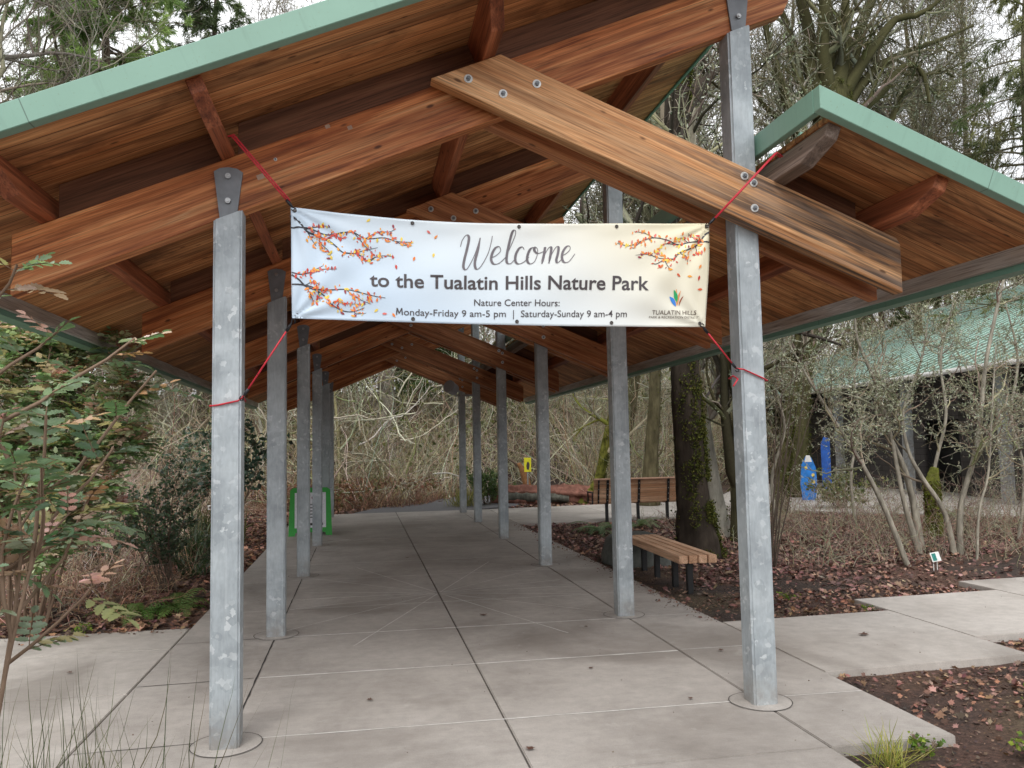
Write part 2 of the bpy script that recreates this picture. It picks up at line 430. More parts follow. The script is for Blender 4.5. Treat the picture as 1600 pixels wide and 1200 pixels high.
M['mattleaf'] = mat_tint('matt_leaf', .7, .2, 25, 0, .25, trans=.4)
M['print'] = mat_tint('leaf_print', .5, .05, 25, 0, .25)
M['mosscush'] = mat_tint('moss_cushion', .95, .3, 40, 0, .05)
M['litter'] = mat_tint('dead_leaf', .65, .3, 60, 0, .3)

# ------------------------------------------------------------------ world, sun, camera
w = bpy.data.worlds.new('World'); scene.world = w; w.use_nodes = True
nt = w.node_tree; bg = nt.nodes['Background']
sky = nt.nodes.new('ShaderNodeTexSky'); sky.sky_type = 'NISHITA'; sky.sun_disc = False
SUN_EL, SUN_AZ = R(48), R(200)
sky.sun_elevation = SUN_EL; sky.sun_rotation = SUN_AZ
sky.air_density = 1.0; sky.dust_density = 6.0; sky.ozone_density = 1.0
hs = nt.nodes.new('ShaderNodeHueSaturation'); hs.inputs['Saturation'].default_value = .22
nt.links.new(sky.outputs[0], hs.inputs['Color'])
# thick cloud evens the sky out: blend with an even pale cloud layer of slow noise
tc = nt.nodes.new('ShaderNodeTexCoord'); mp = nt.nodes.new('ShaderNodeMapping'); mp.inputs['Scale'].default_value = (1, 1, 3)
nt.links.new(tc.outputs['Generated'], mp.inputs['Vector'])
nz = nt.nodes.new('ShaderNodeTexNoise'); nz.inputs['Scale'].default_value = 2.2; nz.inputs['Detail'].default_value = 5
nt.links.new(mp.outputs[0], nz.inputs['Vector'])
cr = nt.nodes.new('ShaderNodeValToRGB'); cr.color_ramp.elements[0].position = .3; cr.color_ramp.elements[0].color = (9.8, 10.0, 10.4, 1)
cr.color_ramp.elements[1].position = .7; cr.color_ramp.elements[1].color = (12.9, 12.9, 12.9, 1)
nt.links.new(nz.outputs['Fac'], cr.inputs['Fac'])
mx = nt.nodes.new('ShaderNodeMix'); mx.data_type = 'RGBA'; mx.inputs[0].default_value = .8
nt.links.new(hs.outputs[0], mx.inputs[6]); nt.links.new(cr.outputs[0], mx.inputs[7])
nt.links.new(mx.outputs[2], bg.inputs['Color']); bg.inputs['Strength'].default_value = .1

sl = bpy.data.lights.new('sun', 'SUN'); sl.energy = .9; sl.angle = R(25); sl.color = (1, .97, .92)
so = bpy.data.objects.new('sun', sl); COL.objects.link(so)
sd = Vector((math.sin(SUN_AZ) * math.cos(SUN_EL), math.cos(SUN_AZ) * math.cos(SUN_EL), math.sin(SUN_EL)))
so.rotation_euler = sd.to_track_quat('Z', 'Y').to_euler()
so.location = sd * 60

CX, CH = .8064, 1.75
cd = bpy.data.cameras.new('camera'); cam = bpy.data.objects.new('camera', cd); COL.objects.link(cam)
cd.sensor_fit = 'HORIZONTAL'; cd.sensor_width = 36; cd.lens = 36 * 1275.7 / 1600; cd.clip_end = 500; cd.clip_start = .05
yaw, pit, rol = .1825, .075, -.0189
fw = Vector((math.sin(yaw) * math.cos(pit), math.cos(yaw) * math.cos(pit), math.sin(pit)))
rt = Vector((math.cos(yaw), -math.sin(yaw), 0)); up = rt.cross(fw)
r2 = math.cos(rol) * rt + math.sin(rol) * up; u2 = -math.sin(rol) * rt + math.cos(rol) * up
mw = Matrix((r2, u2, -fw)).transposed().to_4x4(); mw.translation = (CX, 0, CH)
cam.matrix_world = mw; scene.camera = cam
scene.view_settings.view_transform = 'Standard'; scene.view_settings.look = 'None'
scene.view_settings.exposure = 0.6; scene.view_settings.gamma = 1
scene.cycles.max_bounces = 6; scene.cycles.diffuse_bounces = 4; scene.cycles.transparent_max_bounces = 8
scene.cycles.use_denoising = True

# ------------------------------------------------------------------ ground and pavements
def hill(x, y):
    h = np.clip((y - 33 + .15 * x) / 30, 0, 1); a = h * h * (3 - 2 * h) * 6.0
    h = np.clip((-x - 9) / 22, 0, 1); b_ = h * h * (3 - 2 * h) * 5.0
    h = np.clip((x - 30) / 30, 0, 1); c_ = h * h * (3 - 2 * h) * 6.0
    return np.maximum(np.maximum(a, b_), c_)

def axis_coords(lo, hi, step, far, grow=1.18):
    c = list(np.arange(lo, hi, step)); s = step; x = c[-1]
    while x < far: s *= grow; x += s; c.append(x)
    s = step; x = lo; pre = []
    while x > -far: s *= grow; x -= s; pre.append(x)
    return np.array(pre[::-1] + c)
gx = axis_coords(-6, 13, .12, 240); gy = axis_coords(1, 22, .12, 240)
X, Y = np.meshgrid(gx, gy, indexing='ij')
def vnoise(x, y, s, seed=0):
    r = np.random.default_rng(seed); T = r.uniform(-1, 1, (256, 256))
    u, v = x / s, y / s; i, j = np.floor(u).astype(int), np.floor(v).astype(int)
    fu, fv = u - i, v - j; fu = fu * fu * (3 - 2 * fu); fv = fv * fv * (3 - 2 * fv)
    g = lambda a, b_: T[a % 256, b_ % 256]
    return (g(i, j) * (1 - fu) + g(i + 1, j) * fu) * (1 - fv) + (g(i, j + 1) * (1 - fu) + g(i + 1, j + 1) * fu) * fv
def gz(x, y):
    x = np.asarray(x, float); y = np.asarray(y, float)
    return -.055 + .018 * vnoise(x, y, .9, 1) + .012 * vnoise(x, y, .25, 2) + hill(x, y) * (1 + .1 * vnoise(x, y, 6, 3))
Z = gz(X, Y)
nx, ny = len(gx), len(gy)
idx = np.arange(nx * ny).reshape(nx, ny)
F = np.stack([idx[:-1, :-1], idx[1:, :-1], idx[1:, 1:], idx[:-1, 1:]], -1).reshape(-1, 4)
g = link('ground', fast_mesh('ground', np.stack([X, Y, Z], -1).reshape(-1, 3), F, smooth=True), M['soil']); tag(g, kind='structure')

JX = [-.88, 0.0, 1.70, 3.43, 4.24]
SLX0, SLX1 = -.88, 4.24
pave = empty('pavement'); tag(pave, kind='structure')
def slab(name, poly, mat, top=0.0, th=.16, parent=None, bevel=.006):
    bm = bmesh.new(); prism(bm, poly, top - th, top, 'xy')
    e = [e for e in bm.edges if all(v.co.z > top - 1e-4 for v in e.verts)]
    bmesh.ops.bevel(bm, geom=e, offset=bevel, segments=2, affect='EDGES')
    return bm_obj(name, bm, mat, parent)
G = .006
def rect(x0, x1, y0, y1): return [(x0 + G, y0 + G), (x1 - G, y0 + G), (x1 - G, y1 - G), (x0 + G, y1 - G)]
# long panels under the roof; expansion joints are real gaps between panels
ycuts = [-3, 4.40, 10.0, 16.2, 22.55]
for j in range(4):
    y0, y1 = ycuts[j], ycuts[j + 1]
    for x0, x1 in ((-.88, 1.70), (1.70, 3.43)):
        if j == 0 and x0 < 0:
            slab('panel', [(.35, y0), (x1 - G, y0), (x1 - G, y1 - G), (x0 + G, y1 - G), (x0 + G, 4.0), (.35, 3.9)], M['concrete'], parent=pave)
        else: slab('panel', rect(x0, x1, y0, y1), M['concrete'], parent=pave)
    if j > 0: slab('panel', rect(3.43, 4.24, y0, y1), M['concrete'], parent=pave)
tag(pave, kind='structure')
# saw cuts: thin sheets
def strip(p, q, wd, mat, name='saw_cut', z=.003):
    p, q = Vector(p), Vector(q); d = (q - p).normalized(); n = Vector((-d.y, d.x)) * wd / 2
    bm = bmesh.new()
    K = max(2, int((q - p).length / .12)); L = []; Rr = []
    for k in range(K + 1):
        c = p.lerp(q, k / K); jj = random.uniform(-.0025, .0025); ww = random.uniform(.5, 1.25)
        L.append(bm.verts.new((c.x + n.x * ww + jj, c.y + n.y * ww + jj, z))); Rr.append(bm.verts.new((c.x - n.x * ww + jj, c.y - n.y * ww + jj, z)))
    for k in range(K): bm.faces.new((L[k], Rr[k], Rr[k + 1], L[k + 1]))
    return bm_obj(name, bm, mat, pave)
for y in (5.32, 6.69, 8.05, 9.4, 11.4, 12.9, 14.6, 18.0, 19.8, 21.2):
    strip((-.86, y - .03), (-.02, y), .009, M['dark'] if y < 9 else M['paleline'])
    strip((.02, y), (3.41, y - .03), .020 if y in (6.69, 8.05) else .012, M['paleline'])
    if y < 22: strip((3.45, y), (4.22, y - .02), .008, M['paleline'])
for y0, y1 in ((4.45, 4.93), (5.4, 7.95), (8.36, 11.55), (11.95, 15.1), (15.5, 22.4)):
    strip((0.0, y0), (0.0, y1), .012, M['dark'])
for ang in (-68, -45, -18, 18, 45, 68, 112, 135, 162, 198, 225, 248):
    a = R(ang); L = 1.62 / max(abs(math.cos(a)), .62)
    strip((1.70 + .06 * math.cos(a), 9.94 + .06 * math.sin(a)), (1.70 + L * math.cos(a), 9.94 + L * math.sin(a)), .009, M['paleline'], z=.005)
# side path at left
lp = empty('side_path'); tag(lp, kind='structure')
for x0 in (-2.75, -4.6, -6.5, -8.4):
    x1 = x0 + 1.86 if x0 < -3 else -.88
    for y0, y1 in ((5.08, 6.5), (6.5, 7.86), (7.86, 8.72)):
        slab('panel', rect(x0, x1, y0 - .0 * x0, y1), M['concrete2'], parent=lp)
# stepped slabs to the right
rp = empty('stepped_path'); tag(rp, kind='structure')
for k in range(9):
    x0 = 4.24 + k * 1.85; y0 = 5.80 + k * .68; x1 = x0 + 1.85
    slab('panel', [(x0 + G, y0), (x1 - G, y0 + .06), (x1 - G, y0 + 1.86), (x0 + G, y0 + 1.80)], M['concrete2'], parent=rp)
# far cross path, asphalt, patio
fp = empty('far_path'); tag(fp, kind='structure')
slab('panel', [(4.246, 18.2), (6.9, 18.12), (6.9, 22.9), (4.246, 22.55)], M['concrete2'], parent=fp)
slab('panel', [(6.906, 18.12), (11.4, 18.9), (11.2, 23.4), (6.906, 22.9)], M['concrete2'], parent=fp)
slab('panel', [(11.406, 18.9), (14.6, 16.0), (19.0, 13.0), (24.0, 30.0), (16.0, 31.0), (11.206, 23.4)], M['concrete2'], parent=fp)
ar = bmesh.new(); prism(ar, [(.5, 22.56), (3.5, 22.56), (5.2, 23.6), (6.6, 27.6), (4.6, 29.0), (2.6, 27.2), (1.2, 24.5)], -.15, -.006, 'xy')
tag(bm_obj('asphalt_trail', ar, M['asphalt']), kind='structure')
ar = bmesh.new(); prism(ar, [(4.6, 27.5), (6.6, 27.7), (10.5, 33), (7.5, 33.5)], -.15, .02, 'xy')
tag(bm_obj('asphalt_trail', ar, M['asphalt']), kind='structure')

# ------------------------------------------------------------------ shelter
W, PH = 3.436, .0851
A = 2 * PH
YS = [5.163, 8.08, 11.74, 15.31, 18.81, 21.62]
ZB, S1, H1, E1 = 3.1977, .4232, .3678, 1.223
ZR, S2, H2, E2 = 3.2048, .4067, .3779, 1.0916
HP = .22
Y0, Y1 = 4.45, 22.40
T1, T2 = math.atan(S1), math.atan(S2)
sh = empty('picnic_shelter', (0, 0, 0), 'open timber walkway shelter with green metal roof edges and two rows of galvanised posts', 'shelter')

def roof_prism(name, poly, y0, y1, th, org, mat, parent, bev=.004):
    """poly in world xz; local frame rotated by slope th so the grain (local x) follows the slope"""
    c, s = math.cos(th), math.sin(th)
    loc = [((x - org[0]) * c + (z - org[1]) * s, -(x - org[0]) * s + (z - org[1]) * c) for x, z in poly]
    bm = bmesh.new(); prism(bm, loc, y0 - org[2], y1 - org[2], 'xz')
    if bev: bmesh.ops.bevel(bm, geom=list(bm.edges), offset=bev, segments=1, affect='EDGES')
    return bm_obj(name, bm, mat, parent, (org[0], org[2], org[1]), (0, -th, 0))

zl = lambda x: ZB + S1 * x                    # underside of the long rafters
zr = lambda x: ZR - S2 * (x - W)              # underside of the crossing rafters
zld = lambda x: zl(x) + H1 + HP               # deck underside
zrd = lambda x: zr(x) + H2 + HP

def bolt(parent, x, y, z, r=.016, washer=True):
    bm = bmesh.new()
    if washer: cyl(bm, (0, -.003, 0), r * 1.75, .006, 'y', 20)
    o = bm_obj('bolt', bm, M['washer'], None) if washer else None
    bm2 = bmesh.new(); cyl(bm2, (0, -.011, 0), r, .014, 'y', 6 if washer else 14); cyl(bm2, (0, -.02, 0), r * .55, .01, 'y', 10)
    if washer:
        me2 = bpy.data.meshes.new('t'); bm2.to_mesh(me2); bm2.free()
        b3 = bmesh.new(); b3.from_mesh(o.data); n0 = len(b3.faces); b3.from_mesh(me2)
        b3.faces.ensure_lookup_table()
        for f in b3.faces[n0:]: f.material_index = 1
        b3.to_mesh(o.data); b3.free(); o.data.materials.append(M['plate'])
    else:
        o = bm_obj('bolt', bm2, M['bolt'], None)
    o.parent = parent
    if parent.rotation_euler[1]:
        c, s = math.cos(-parent.rotation_euler[1]), math.sin(-parent.rotation_euler[1])
        dx, dz = x - parent.location[0], z - parent.location[2]
        o.location = (dx * c + dz * s, y - parent.location[1], -dx * s + dz * c)
    else:
        o.location = (x - parent.location[0], y - parent.location[1], z - parent.location[2])
    return o

def make_post(x, y, ztop):
    bm = bmesh.new()
    zt = lambda dx: zl(x + dx)
    a = PH
    vs = {}
    for dx in (-a, a):
        for dy in (0, A):
            vs[dx, dy, 0] = bm.verts.new((dx, dy, -.05)); vs[dx, dy, 1] = bm.verts.new((dx, dy, zt(dx)))
    q = [(-a, 0), (a, 0), (a, A), (-a, A)]
    bm.faces.new([vs[p[0], p[1], 0] for p in q]); bm.faces.new([vs[p[0], p[1], 1] for p in q][::-1])
    for i in range(4):
        p, n = q[i], q[(i + 1) % 4]
        bm.faces.new((vs[*p, 0], vs[*p, 1], vs[*n, 1], vs[*n, 0]))
    ed = [e for e in bm.edges if abs(e.verts[0].co.x - e.verts[1].co.x) < 1e-5 and abs(e.verts[0].co.y - e.verts[1].co.y) < 1e-5]
    bmesh.ops.bevel(bm, geom=ed, offset=.014, segments=3, affect='EDGES')
    o = bm_obj('post', bm, M['galv'], sh, (x, y, 0))
    # flared plate bolted over the rafter face
    zc = zt(0)
    for side in (0, 1):
        bm = bmesh.new()
        pts = [(-.048, zc - .03), (.052, zc + .0)]
        pts += [(.086, zc + .275), (.05, zc + .297), (0, zc + .305), (-.05, zc + .297), (-.086, zc + .275)]
        yy = (.012, .028) if side == 0 else (A - .028, A - .012)
        prism(bm, pts, *yy, 'xz')
        p = bm_obj('plate', bm, M['plate'], o)
        if side == 0:
            for zz in (zc + .245, zc + .09):
                b = bolt(p, 0, .012, zz, .017, washer=False)
    # ring of the round footing cut into the paving
    bm = bmesh.new(); bmesh.ops.create_circle(bm, cap_ends=True, segments=48, radius=.205, matrix=Matrix.Translation((0, PH, .0035)))
    bm_obj('footing', bm, M['footing'], o)
    K = 48; V = []; Fq = []
    for k in range(K):
        a_ = 2 * math.pi * k / K; wv = .004 * math.sin(3 * a_) + random.uniform(-.0015, .0015)
        for rr in (.2035, .2085):
            V.append(((rr + wv) * math.cos(a_), PH + (rr + wv) * math.sin(a_), .0062))
    for k in range(K):
        Fq.append((2 * k, 2 * k + 1, (2 * k + 3) % (2 * K), (2 * k + 2) % (2 * K)))
    link('footing_joint', fast_mesh('footing_joint', V, np.array(Fq)), M['dark'], o)
    return o
postL = make_post(0, YS[0], ZB); postR = make_post(W, YS[0], 0)
for y in YS[1:]:
    for p in (postL, postR):
        q = dup(p, sh); q.location[1] = y

# long rafters
RX1 = 3.84
rpoly = [(-E1, zl(-E1)), (RX1 - .05, zl(RX1 - .05)), (RX1 + .01, zl(RX1) + .10), (RX1 - .02, zl(RX1) + H1), (-E1, zl(-E1) + H1)]
raf = roof_prism('rafter', rpoly, YS[0] + .03, YS[0] + A - .03, T1, (1.3, zl(1.3) + .18, YS[0]), M['fir'], sh)
for (x, dz, s) in ((-.30 + .55, .22, 1), (.52, .30, 1), (.62, .285, 1)):
    pass
raf_k = [raf]
for y in YS[1:]:
    q = dup(raf, sh); q.location[1] = y; raf_k.append(q)
# marks on the front rafter face: faded patches and a white screw cap
for (px, pz, sx, sz) in ((.19, 3.455, .045, .032), (.60, 3.80, .03, .024), (.74, 3.80, .03, .024)):
    bm = bmesh.new(); bm_box(bm, -sx / 2, sx / 2, -.002, 0, -sz / 2, sz / 2)
    o = bm_obj('faded_patch', bm, M['sticker'], raf)
    c, s = math.cos(T1), math.sin(T1); dx, dz = px - raf.location[0], pz - raf.location[2]
    o.location = (dx * c + dz * s, YS[0] + .029 - raf.location[1], -dx * s + dz * c)
bolt(raf, .28, YS[0] + .03, 3.57, .006)

# crossing rafters: a pair of boards either side of each post
ix = (ZR + S2 * W - ZB - H1) / (S1 + S2)
ixt = (ZR + S2 * W + H2 - ZB - H1) / (S1 + S2)
cpoly = [(ix, zr(ix)), (W + E2, zr(W + E2)), (W + E2, zr(W + E2) + H2 - .03), (W + E2 - .03, zr(W + E2 - .03) + H2), (ixt, zr(ixt) + H2)]
org = (3.0, zr(3.0) + .19)
def crossing(y, front, mat):
    ya, yb = (y - .114, y - .004) if front else (y + A + .004, y + A + .114)
    o = roof_prism('crossing_rafter', cpoly, ya, yb, -T2, (org[0], org[1], ya), mat, sh, .005)
    if front:
        for bx, bz in ((1.49, 4.105), (1.94, 4.10), (1.715, 4.02), (3.435, 3.50), (3.435, 3.325), (3.37, 3.545)):
            bolt(o, bx, ya, bz)
    return o
f0 = crossing(YS[0], True, M['fir_board_weathered']); b0 = crossing(YS[0], False, M['fir_board'])
f1 = crossing(YS[1], True, M['fir_board']); b1 = dup(b0, sh); b1.location[1] += YS[1] - YS[0]
for y in YS[2:]:
    q = dup(f1, sh); q.location[1] += y - YS[1]
    q = dup(b0, sh); q.location[1] += y - YS[0]

# purlins run the length of the roof, chamfered at the front
def purlin(x, zbot, th, mat, wd=.09, front=.22):
    bm = bmesh.new(); h = HP * math.cos(th)
    ya, yb = Y0 + .03, Y1 - .03
    pts = [(ya, h), (ya, h * .55), (ya + front, 0), (yb - front, 0), (yb, h * .55), (yb, h)]
    prism(bm, [(p[0] - ya, p[1]) for p in pts], -wd / 2, wd / 2, 'yz')
    bmesh.ops.bevel(bm, geom=list(bm.edges), offset=.004, segments=1, affect='EDGES')
    return bm_obj('purlin', bm, mat, sh, (x, ya, zbot + .001), (0, -th, 0))
LP = (-1.03, 0.0, 1.63, 3.34)
RP = (3.625, 4.36)
for x in LP: purlin(x, zl(x) + H1, T1, M['fir_y'])
purlin(RP[0], zr(RP[0]) + H2, -T2, M['grey_purlin']); purlin(RP[1], zr(RP[1]) + H2, -T2, M['fir_y'])
# blocking boards above every rafter between the purlins
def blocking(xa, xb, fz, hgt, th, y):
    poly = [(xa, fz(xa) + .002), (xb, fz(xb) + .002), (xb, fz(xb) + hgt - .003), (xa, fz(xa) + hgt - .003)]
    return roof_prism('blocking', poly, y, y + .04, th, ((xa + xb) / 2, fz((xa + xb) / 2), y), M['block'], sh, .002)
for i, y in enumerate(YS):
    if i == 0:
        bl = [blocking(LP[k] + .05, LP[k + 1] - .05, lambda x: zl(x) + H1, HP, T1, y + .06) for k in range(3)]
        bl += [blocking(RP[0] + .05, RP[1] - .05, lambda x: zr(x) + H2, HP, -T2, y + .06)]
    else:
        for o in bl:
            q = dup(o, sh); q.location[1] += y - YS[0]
# decks
def deck(xa, xb, fz, th, y0, y1):
    poly = [(xa, fz(xa)), (xb, fz(xb)), (xb, fz(xb) + .035), (xa, fz(xa) + .035)]
    return roof_prism('roof_deck', poly, y0, y1, th, (xa, fz(xa), y0), M['deck'], sh, 0)
LX0, LX1, RX0, RXE = -1.88, 4.06, 3.65, 5.27
deck(LX0, LX1, zld, T1, Y0, Y1); deck(RX0, RXE, zrd, -T2, Y0, Y1)
def roofing(xa, xb, fz, th):
    bm = bmesh.new(); L = (xb - xa) / math.cos(th); Ly = Y1 - Y0
    bm_box(bm, 0, L, 0, Ly, .037, .050)
    n = int(Ly / .4)
    for k in range(n + 1): bm_box(bm, 0.002, L - .002, k * Ly / n - .012 if k else .002, k * Ly / n + .012 if k < n else Ly - .002, .051, .085)
    return bm_obj('roofing', bm, M['green_metal'], sh, (xa, Y0, fz(xa)), (0, -th, 0))
roofing(LX0, LX1, zld, T1); roofing(RX0, RXE, zrd, -T2)
# rake fascias (front and back): face plate with a turned lip underneath
def rake(xa, xb, fz, th, y, out):
    h0, h1 = -.012, .135
    poly = [(xa, fz(xa) + h0), (xb, fz(xb) + h0), (xb, fz(xb) + h1), (xa, fz(xa) + h1)]
    ya, yb = sorted((y, y + out * .075))
    o = roof_prism('rake_fascia', poly, ya, yb, th, (xa, fz(xa), ya), M['green_metal'], sh, .004)
    lip = [(xa, fz(xa) + h0 - .006), (xb, fz(xb) + h0 - .006), (xb, fz(xb) + h0 - .001), (xa, fz(xa) + h0 - .001)]
    bm = bmesh.new()
    return o
rake(LX0 - .08, LX1, zld, T1, Y0 - .002, -1); rake(LX0 - .08, LX1, zld, T1, Y1 + .002, 1)
rake(RX0 - .11, RXE + .10, zrd, -T2, Y0 - .002, -1); rake(RX0 - .11, RXE + .10, zrd, -T2, Y1 + .002, 1)
# ridge edge trim of the lower roof and high edge of the long roof
def edge_trim(name, x0, x1, zz, h0, h1, mat):
    o = box(name, x0, x1, Y0 + .001, Y1 - .001, zz + h0, zz + h1, mat, sh, .003); return o
edge_trim('ridge_fascia', RX0 - .11, RX0 - .06, zrd(RX0 - .1), -.012, .14, M['green_metal'])
edge_trim('ridge_fascia', LX1 + .002, LX1 + .03, zld(LX1), -.02, .14, M['green_metal_dark'])
# eaves: weathered sub-fascia board and a green gutter outside it
edge_trim('eave_board', RXE + .002, RXE + .042, zrd(RXE), -.115, .03, M['grey_wood'])
edge_trim('eave_board', LX0 - .042, LX0 - .002, zld(LX0), -.115, .03, M['grey_wood'])
def gutter(x0, sgn, z):
    bm = bmesh.new()
    pr = [(0, -.19), (.13, -.19), (.15, -.02), (.145, -.02), (.125, -.183), (.006, -.183), (.006, 0), (0, 0)]
    prism(bm, [(sgn * a, b_) for a, b_ in pr], Y0 - .05, Y1 + .05, 'xz')
    return bm_obj('gutter', bm, M['green_metal_dark'], sh, (x0, 0, z))
gutter(RXE + .044, 1, zrd(RXE) + .03); gutter(LX0 - .044, -1, zld(LX0) + .03)
# floodlight on the fifth tall post
lamp_arm = box('lamp_bracket', 2.95, W - PH, 18.84, 18.90, 2.905, 2.955, M['galv'], sh, .004)
bm = bmesh.new(); cyl(bm, (0, 0, 0), .14, .20, 'x', 24); cyl(bm, (-.11, 0, 0), .15, .03, 'x', 24)
fl = bm_obj('floodlight', bm, mat_flat('floodlight_grey', (.36, .37, .40), .5), sh, (2.86, 18.86, 3.10), (0, R(20), R(50)))

# ------------------------------------------------------------------ banner
ban = empty('welcome_banner', (1.74, 4.98, 2.5), 'cream and pale blue vinyl welcome banner with autumn leaves strung across the shelter front', 'banner')
PX = lambda x: (x - 454) / 655.0
TOPX = [454, 540, 632, 713, 795, 875, 953, 1030, 1109]; TOPY = [322, 330.5, 337, 341, 345, 348, 350, 349.5, 348]
BOTX = [457, 540, 632, 713, 795, 875, 953, 1030, 1103]; BOTY = [497, 498, 500, 502.5, 505.5, 508, 509.5, 510.5, 510]
top_y = lambda x: np.interp(x, TOPX, TOPY); bot_y = lambda x: np.interp(x, BOTX, BOTY)
BX0, BX1 = .39, 3.08
def BS(u, v, off=0.0):
    """surface of the hanging banner, u,v in 0..1 (v down), metres"""
    u = np.asarray(u, float); v = np.asarray(v, float)
    x = BX0 + (BX1 - BX0) * u + v * (.01 * (1 - u) - .055 * u)
    ztop = 3.21 - .05 * np.sin(np.pi * np.clip(u, 0, 1)) ** 1.0 * .95 - .02 * u - .012 * np.sin(2 * np.pi * u)
    zbot = 2.53 - .03 * u - .012 * np.sin(np.pi * np.clip(u, 0, 1))
    z = ztop * (1 - v) + zbot * v
    # tension folds from the corners, soft swags
    d = lambda a, b_: np.sqrt(((u - a) * 3.9) ** 2 + (v - b_) ** 2)
    y = 4.98 + .028 * np.sin(np.pi * u) * np.sin(np.pi * (v * .8 + .1)) * 1.0
    ang = np.arctan2(v, u * 3.9 + 1e-6)
    y = y + .010 * np.sin(ang * 14) * np.exp(-d(0, 0) * 1.3) + .010 * np.sin(np.arctan2(v, (1 - u) * 3.9 + 1e-6) * 13) * np.exp(-d(1, 0) * 1.2)
    y = y + .010 * np.sin(np.arctan2(1 - v, u * 3.9 + 1e-6) * 12) * np.exp(-d(0, 1) * 1.3) + .010 * np.sin(np.arctan2(1 - v, (1 - u) * 3.9 + 1e-6) * 12) * np.exp(-d(1, 1) * 1.3)
    y = y + .004 * np.sin(u * 31 + v * 2) * np.exp(-((v - .06) / .06) ** 2) + .014 * np.sin(v * 5.2 + .9 + u * 1.5) + .004 * np.sin(u * 23 + v * 6) * np.sin(v * 3)
    return np.stack([x - 1.74, y - off - 4.98, z - 2.5], -1)
nu, nv = 161, 49
U, V_ = np.meshgrid(np.linspace(0, 1, nu), np.linspace(0, 1, nv), indexing='ij')
P0 = BS(U, V_).reshape(-1, 3); P1 = BS(U, V_, -.0012).reshape(-1, 3)
idx = np.arange(nu * nv).reshape(nu, nv)
q = np.stack([idx[:-1, :-1], idx[1:, :-1], idx[1:, 1:], idx[:-1, 1:]], -1).reshape(-1, 4)
ring = np.concatenate([idx[:, 0], idx[-1, 1:], idx[-2::-1, -1], idx[0, -2:0:-1]])
rn = np.roll(ring, -1); n0 = nu * nv
side = np.stack([ring, rn, rn + n0, ring + n0], -1)
me = fast_mesh('banner_sheet', np.concatenate([P0, P1]), [q[:, ::-1], q + n0, side], smooth=True)
uvc = np.concatenate([np.stack([U, V_], -1).reshape(-1, 2)] * 2)
at = me.attributes.new('sheet', 'FLOAT_VECTOR', 'POINT'); at.data.foreach_set('vector', np.concatenate([uvc, np.zeros((len(uvc), 1))], 1).ravel())
m, nt, b = new_mat('vinyl_banner')
an = N(nt, 'ShaderNodeAttribute', attribute_name='sheet'); sp = N(nt, 'ShaderNodeSeparateXYZ'); nt.links.new(an.outputs['Vector'], sp.inputs[0])
m1 = N(nt, 'ShaderNodeMath', operation='MULTIPLY_ADD'); nt.links.new(sp.outputs['Y'], m1.inputs[0]); m1.inputs[1].default_value = -.30
nt.links.new(sp.outputs['X'], m1.inputs[2])
nt.links.new(ramp(nt, m1.outputs[0], [(-.0, (.55, .67, .80)), (.30, (.66, .74, .80)), (.5, (.72, .75, .74)), (.72, (.76, .73, .60)), (.95, (.74, .68, .48))]), b.inputs['Base Color'])
b.inputs['Roughness'].default_value = .38
link('vinyl_sheet', me, m, ban)
INK = mat_flat('dark_ink', (.055, .045, .05), .5, 0, .05)
INKG = mat_flat('grey_ink', (.13, .115, .13), .5, 0, .25, 8)

def to_uv(x, y): return PX(x), (y - top_y(x)) / (bot_y(x) - top_y(x))

def put_mesh(name, V2, F, mat, off=.0032, tint=None):
    """V2 (N,2) in photo-sheet pixels -> on the banner surface"""
    V2 = np.asarray(V2, float); u, v = to_uv(V2[:, 0], V2[:, 1])
    return link(name, fast_mesh(name, BS(u, v, off), F, tint), mat, ban)

def text_verts(s, bold=0.0, sub=False):
    cu = bpy.data.curves.new('t', 'FONT'); cu.body = s; cu.size = 1; cu.offset = bold; cu.resolution_u = 4; cu.fill_mode = 'FRONT'
    o = bpy.data.objects.new('t', cu); COL.objects.link(o)
    dg = bpy.context.evaluated_depsgraph_get(); me = bpy.data.meshes.new_from_object(o.evaluated_get(dg))
    bm = bmesh.new(); bm.from_mesh(me); bmesh.ops.triangulate(bm, faces=bm.faces)
    long = [e for e in bm.edges if sub and e.calc_length() > .25]
    if long: bmesh.ops.subdivide_edges(bm, edges=long, cuts=2); bmesh.ops.triangulate(bm, faces=bm.faces)
    V = np.array([v.co[:2] for v in bm.verts]); bm.verts.index_update(); F = np.array([[v.index for v in f.verts] for f in bm.faces])
    bm.free(); bpy.data.objects.remove(o); bpy.data.curves.remove(cu); bpy.data.meshes.remove(me)
    return V, F

def text_on_banner(name, s, x0, x1, ybase0, ybase1, cap, mat, bold=0.0, capref=.729):
    V, F = text_verts(s, bold, cap > 15)
    a, b_ = V[:, 0].min(), V[:, 0].max()
    x = x0 + (V[:, 0] - a) / (b_ - a) * (x1 - x0)
    y = ybase0 + (x - x0) / (x1 - x0) * (ybase1 - ybase0) - V[:, 1] / capref * cap
    return put_mesh(name, np.stack([x, y], -1), F, mat)
text_on_banner('lettering', 'to the Tualatin Hills Nature Park', 568, 1008, 444.2, 454.6, 22.3, INK, .016)
text_on_banner('lettering', 'Nature Center Hours:', 727, 863, 474, 477.2, 10.8, INK, .004)
def qd(x0, y0, x1, y1, w_): return [(x0, y0), (x0 + w_, y0), (x1 + w_, y1), (x1, y1)]
MQ = qd(607.2, 488.4, 607.8, 477.6, 1.7) + qd(607.8, 477.6, 611.2, 486.6, 1.9) + qd(611.2, 486.6, 615.0, 477.7, 1.6) + qd(615.0, 477.7, 615.8, 488.6, 1.7)
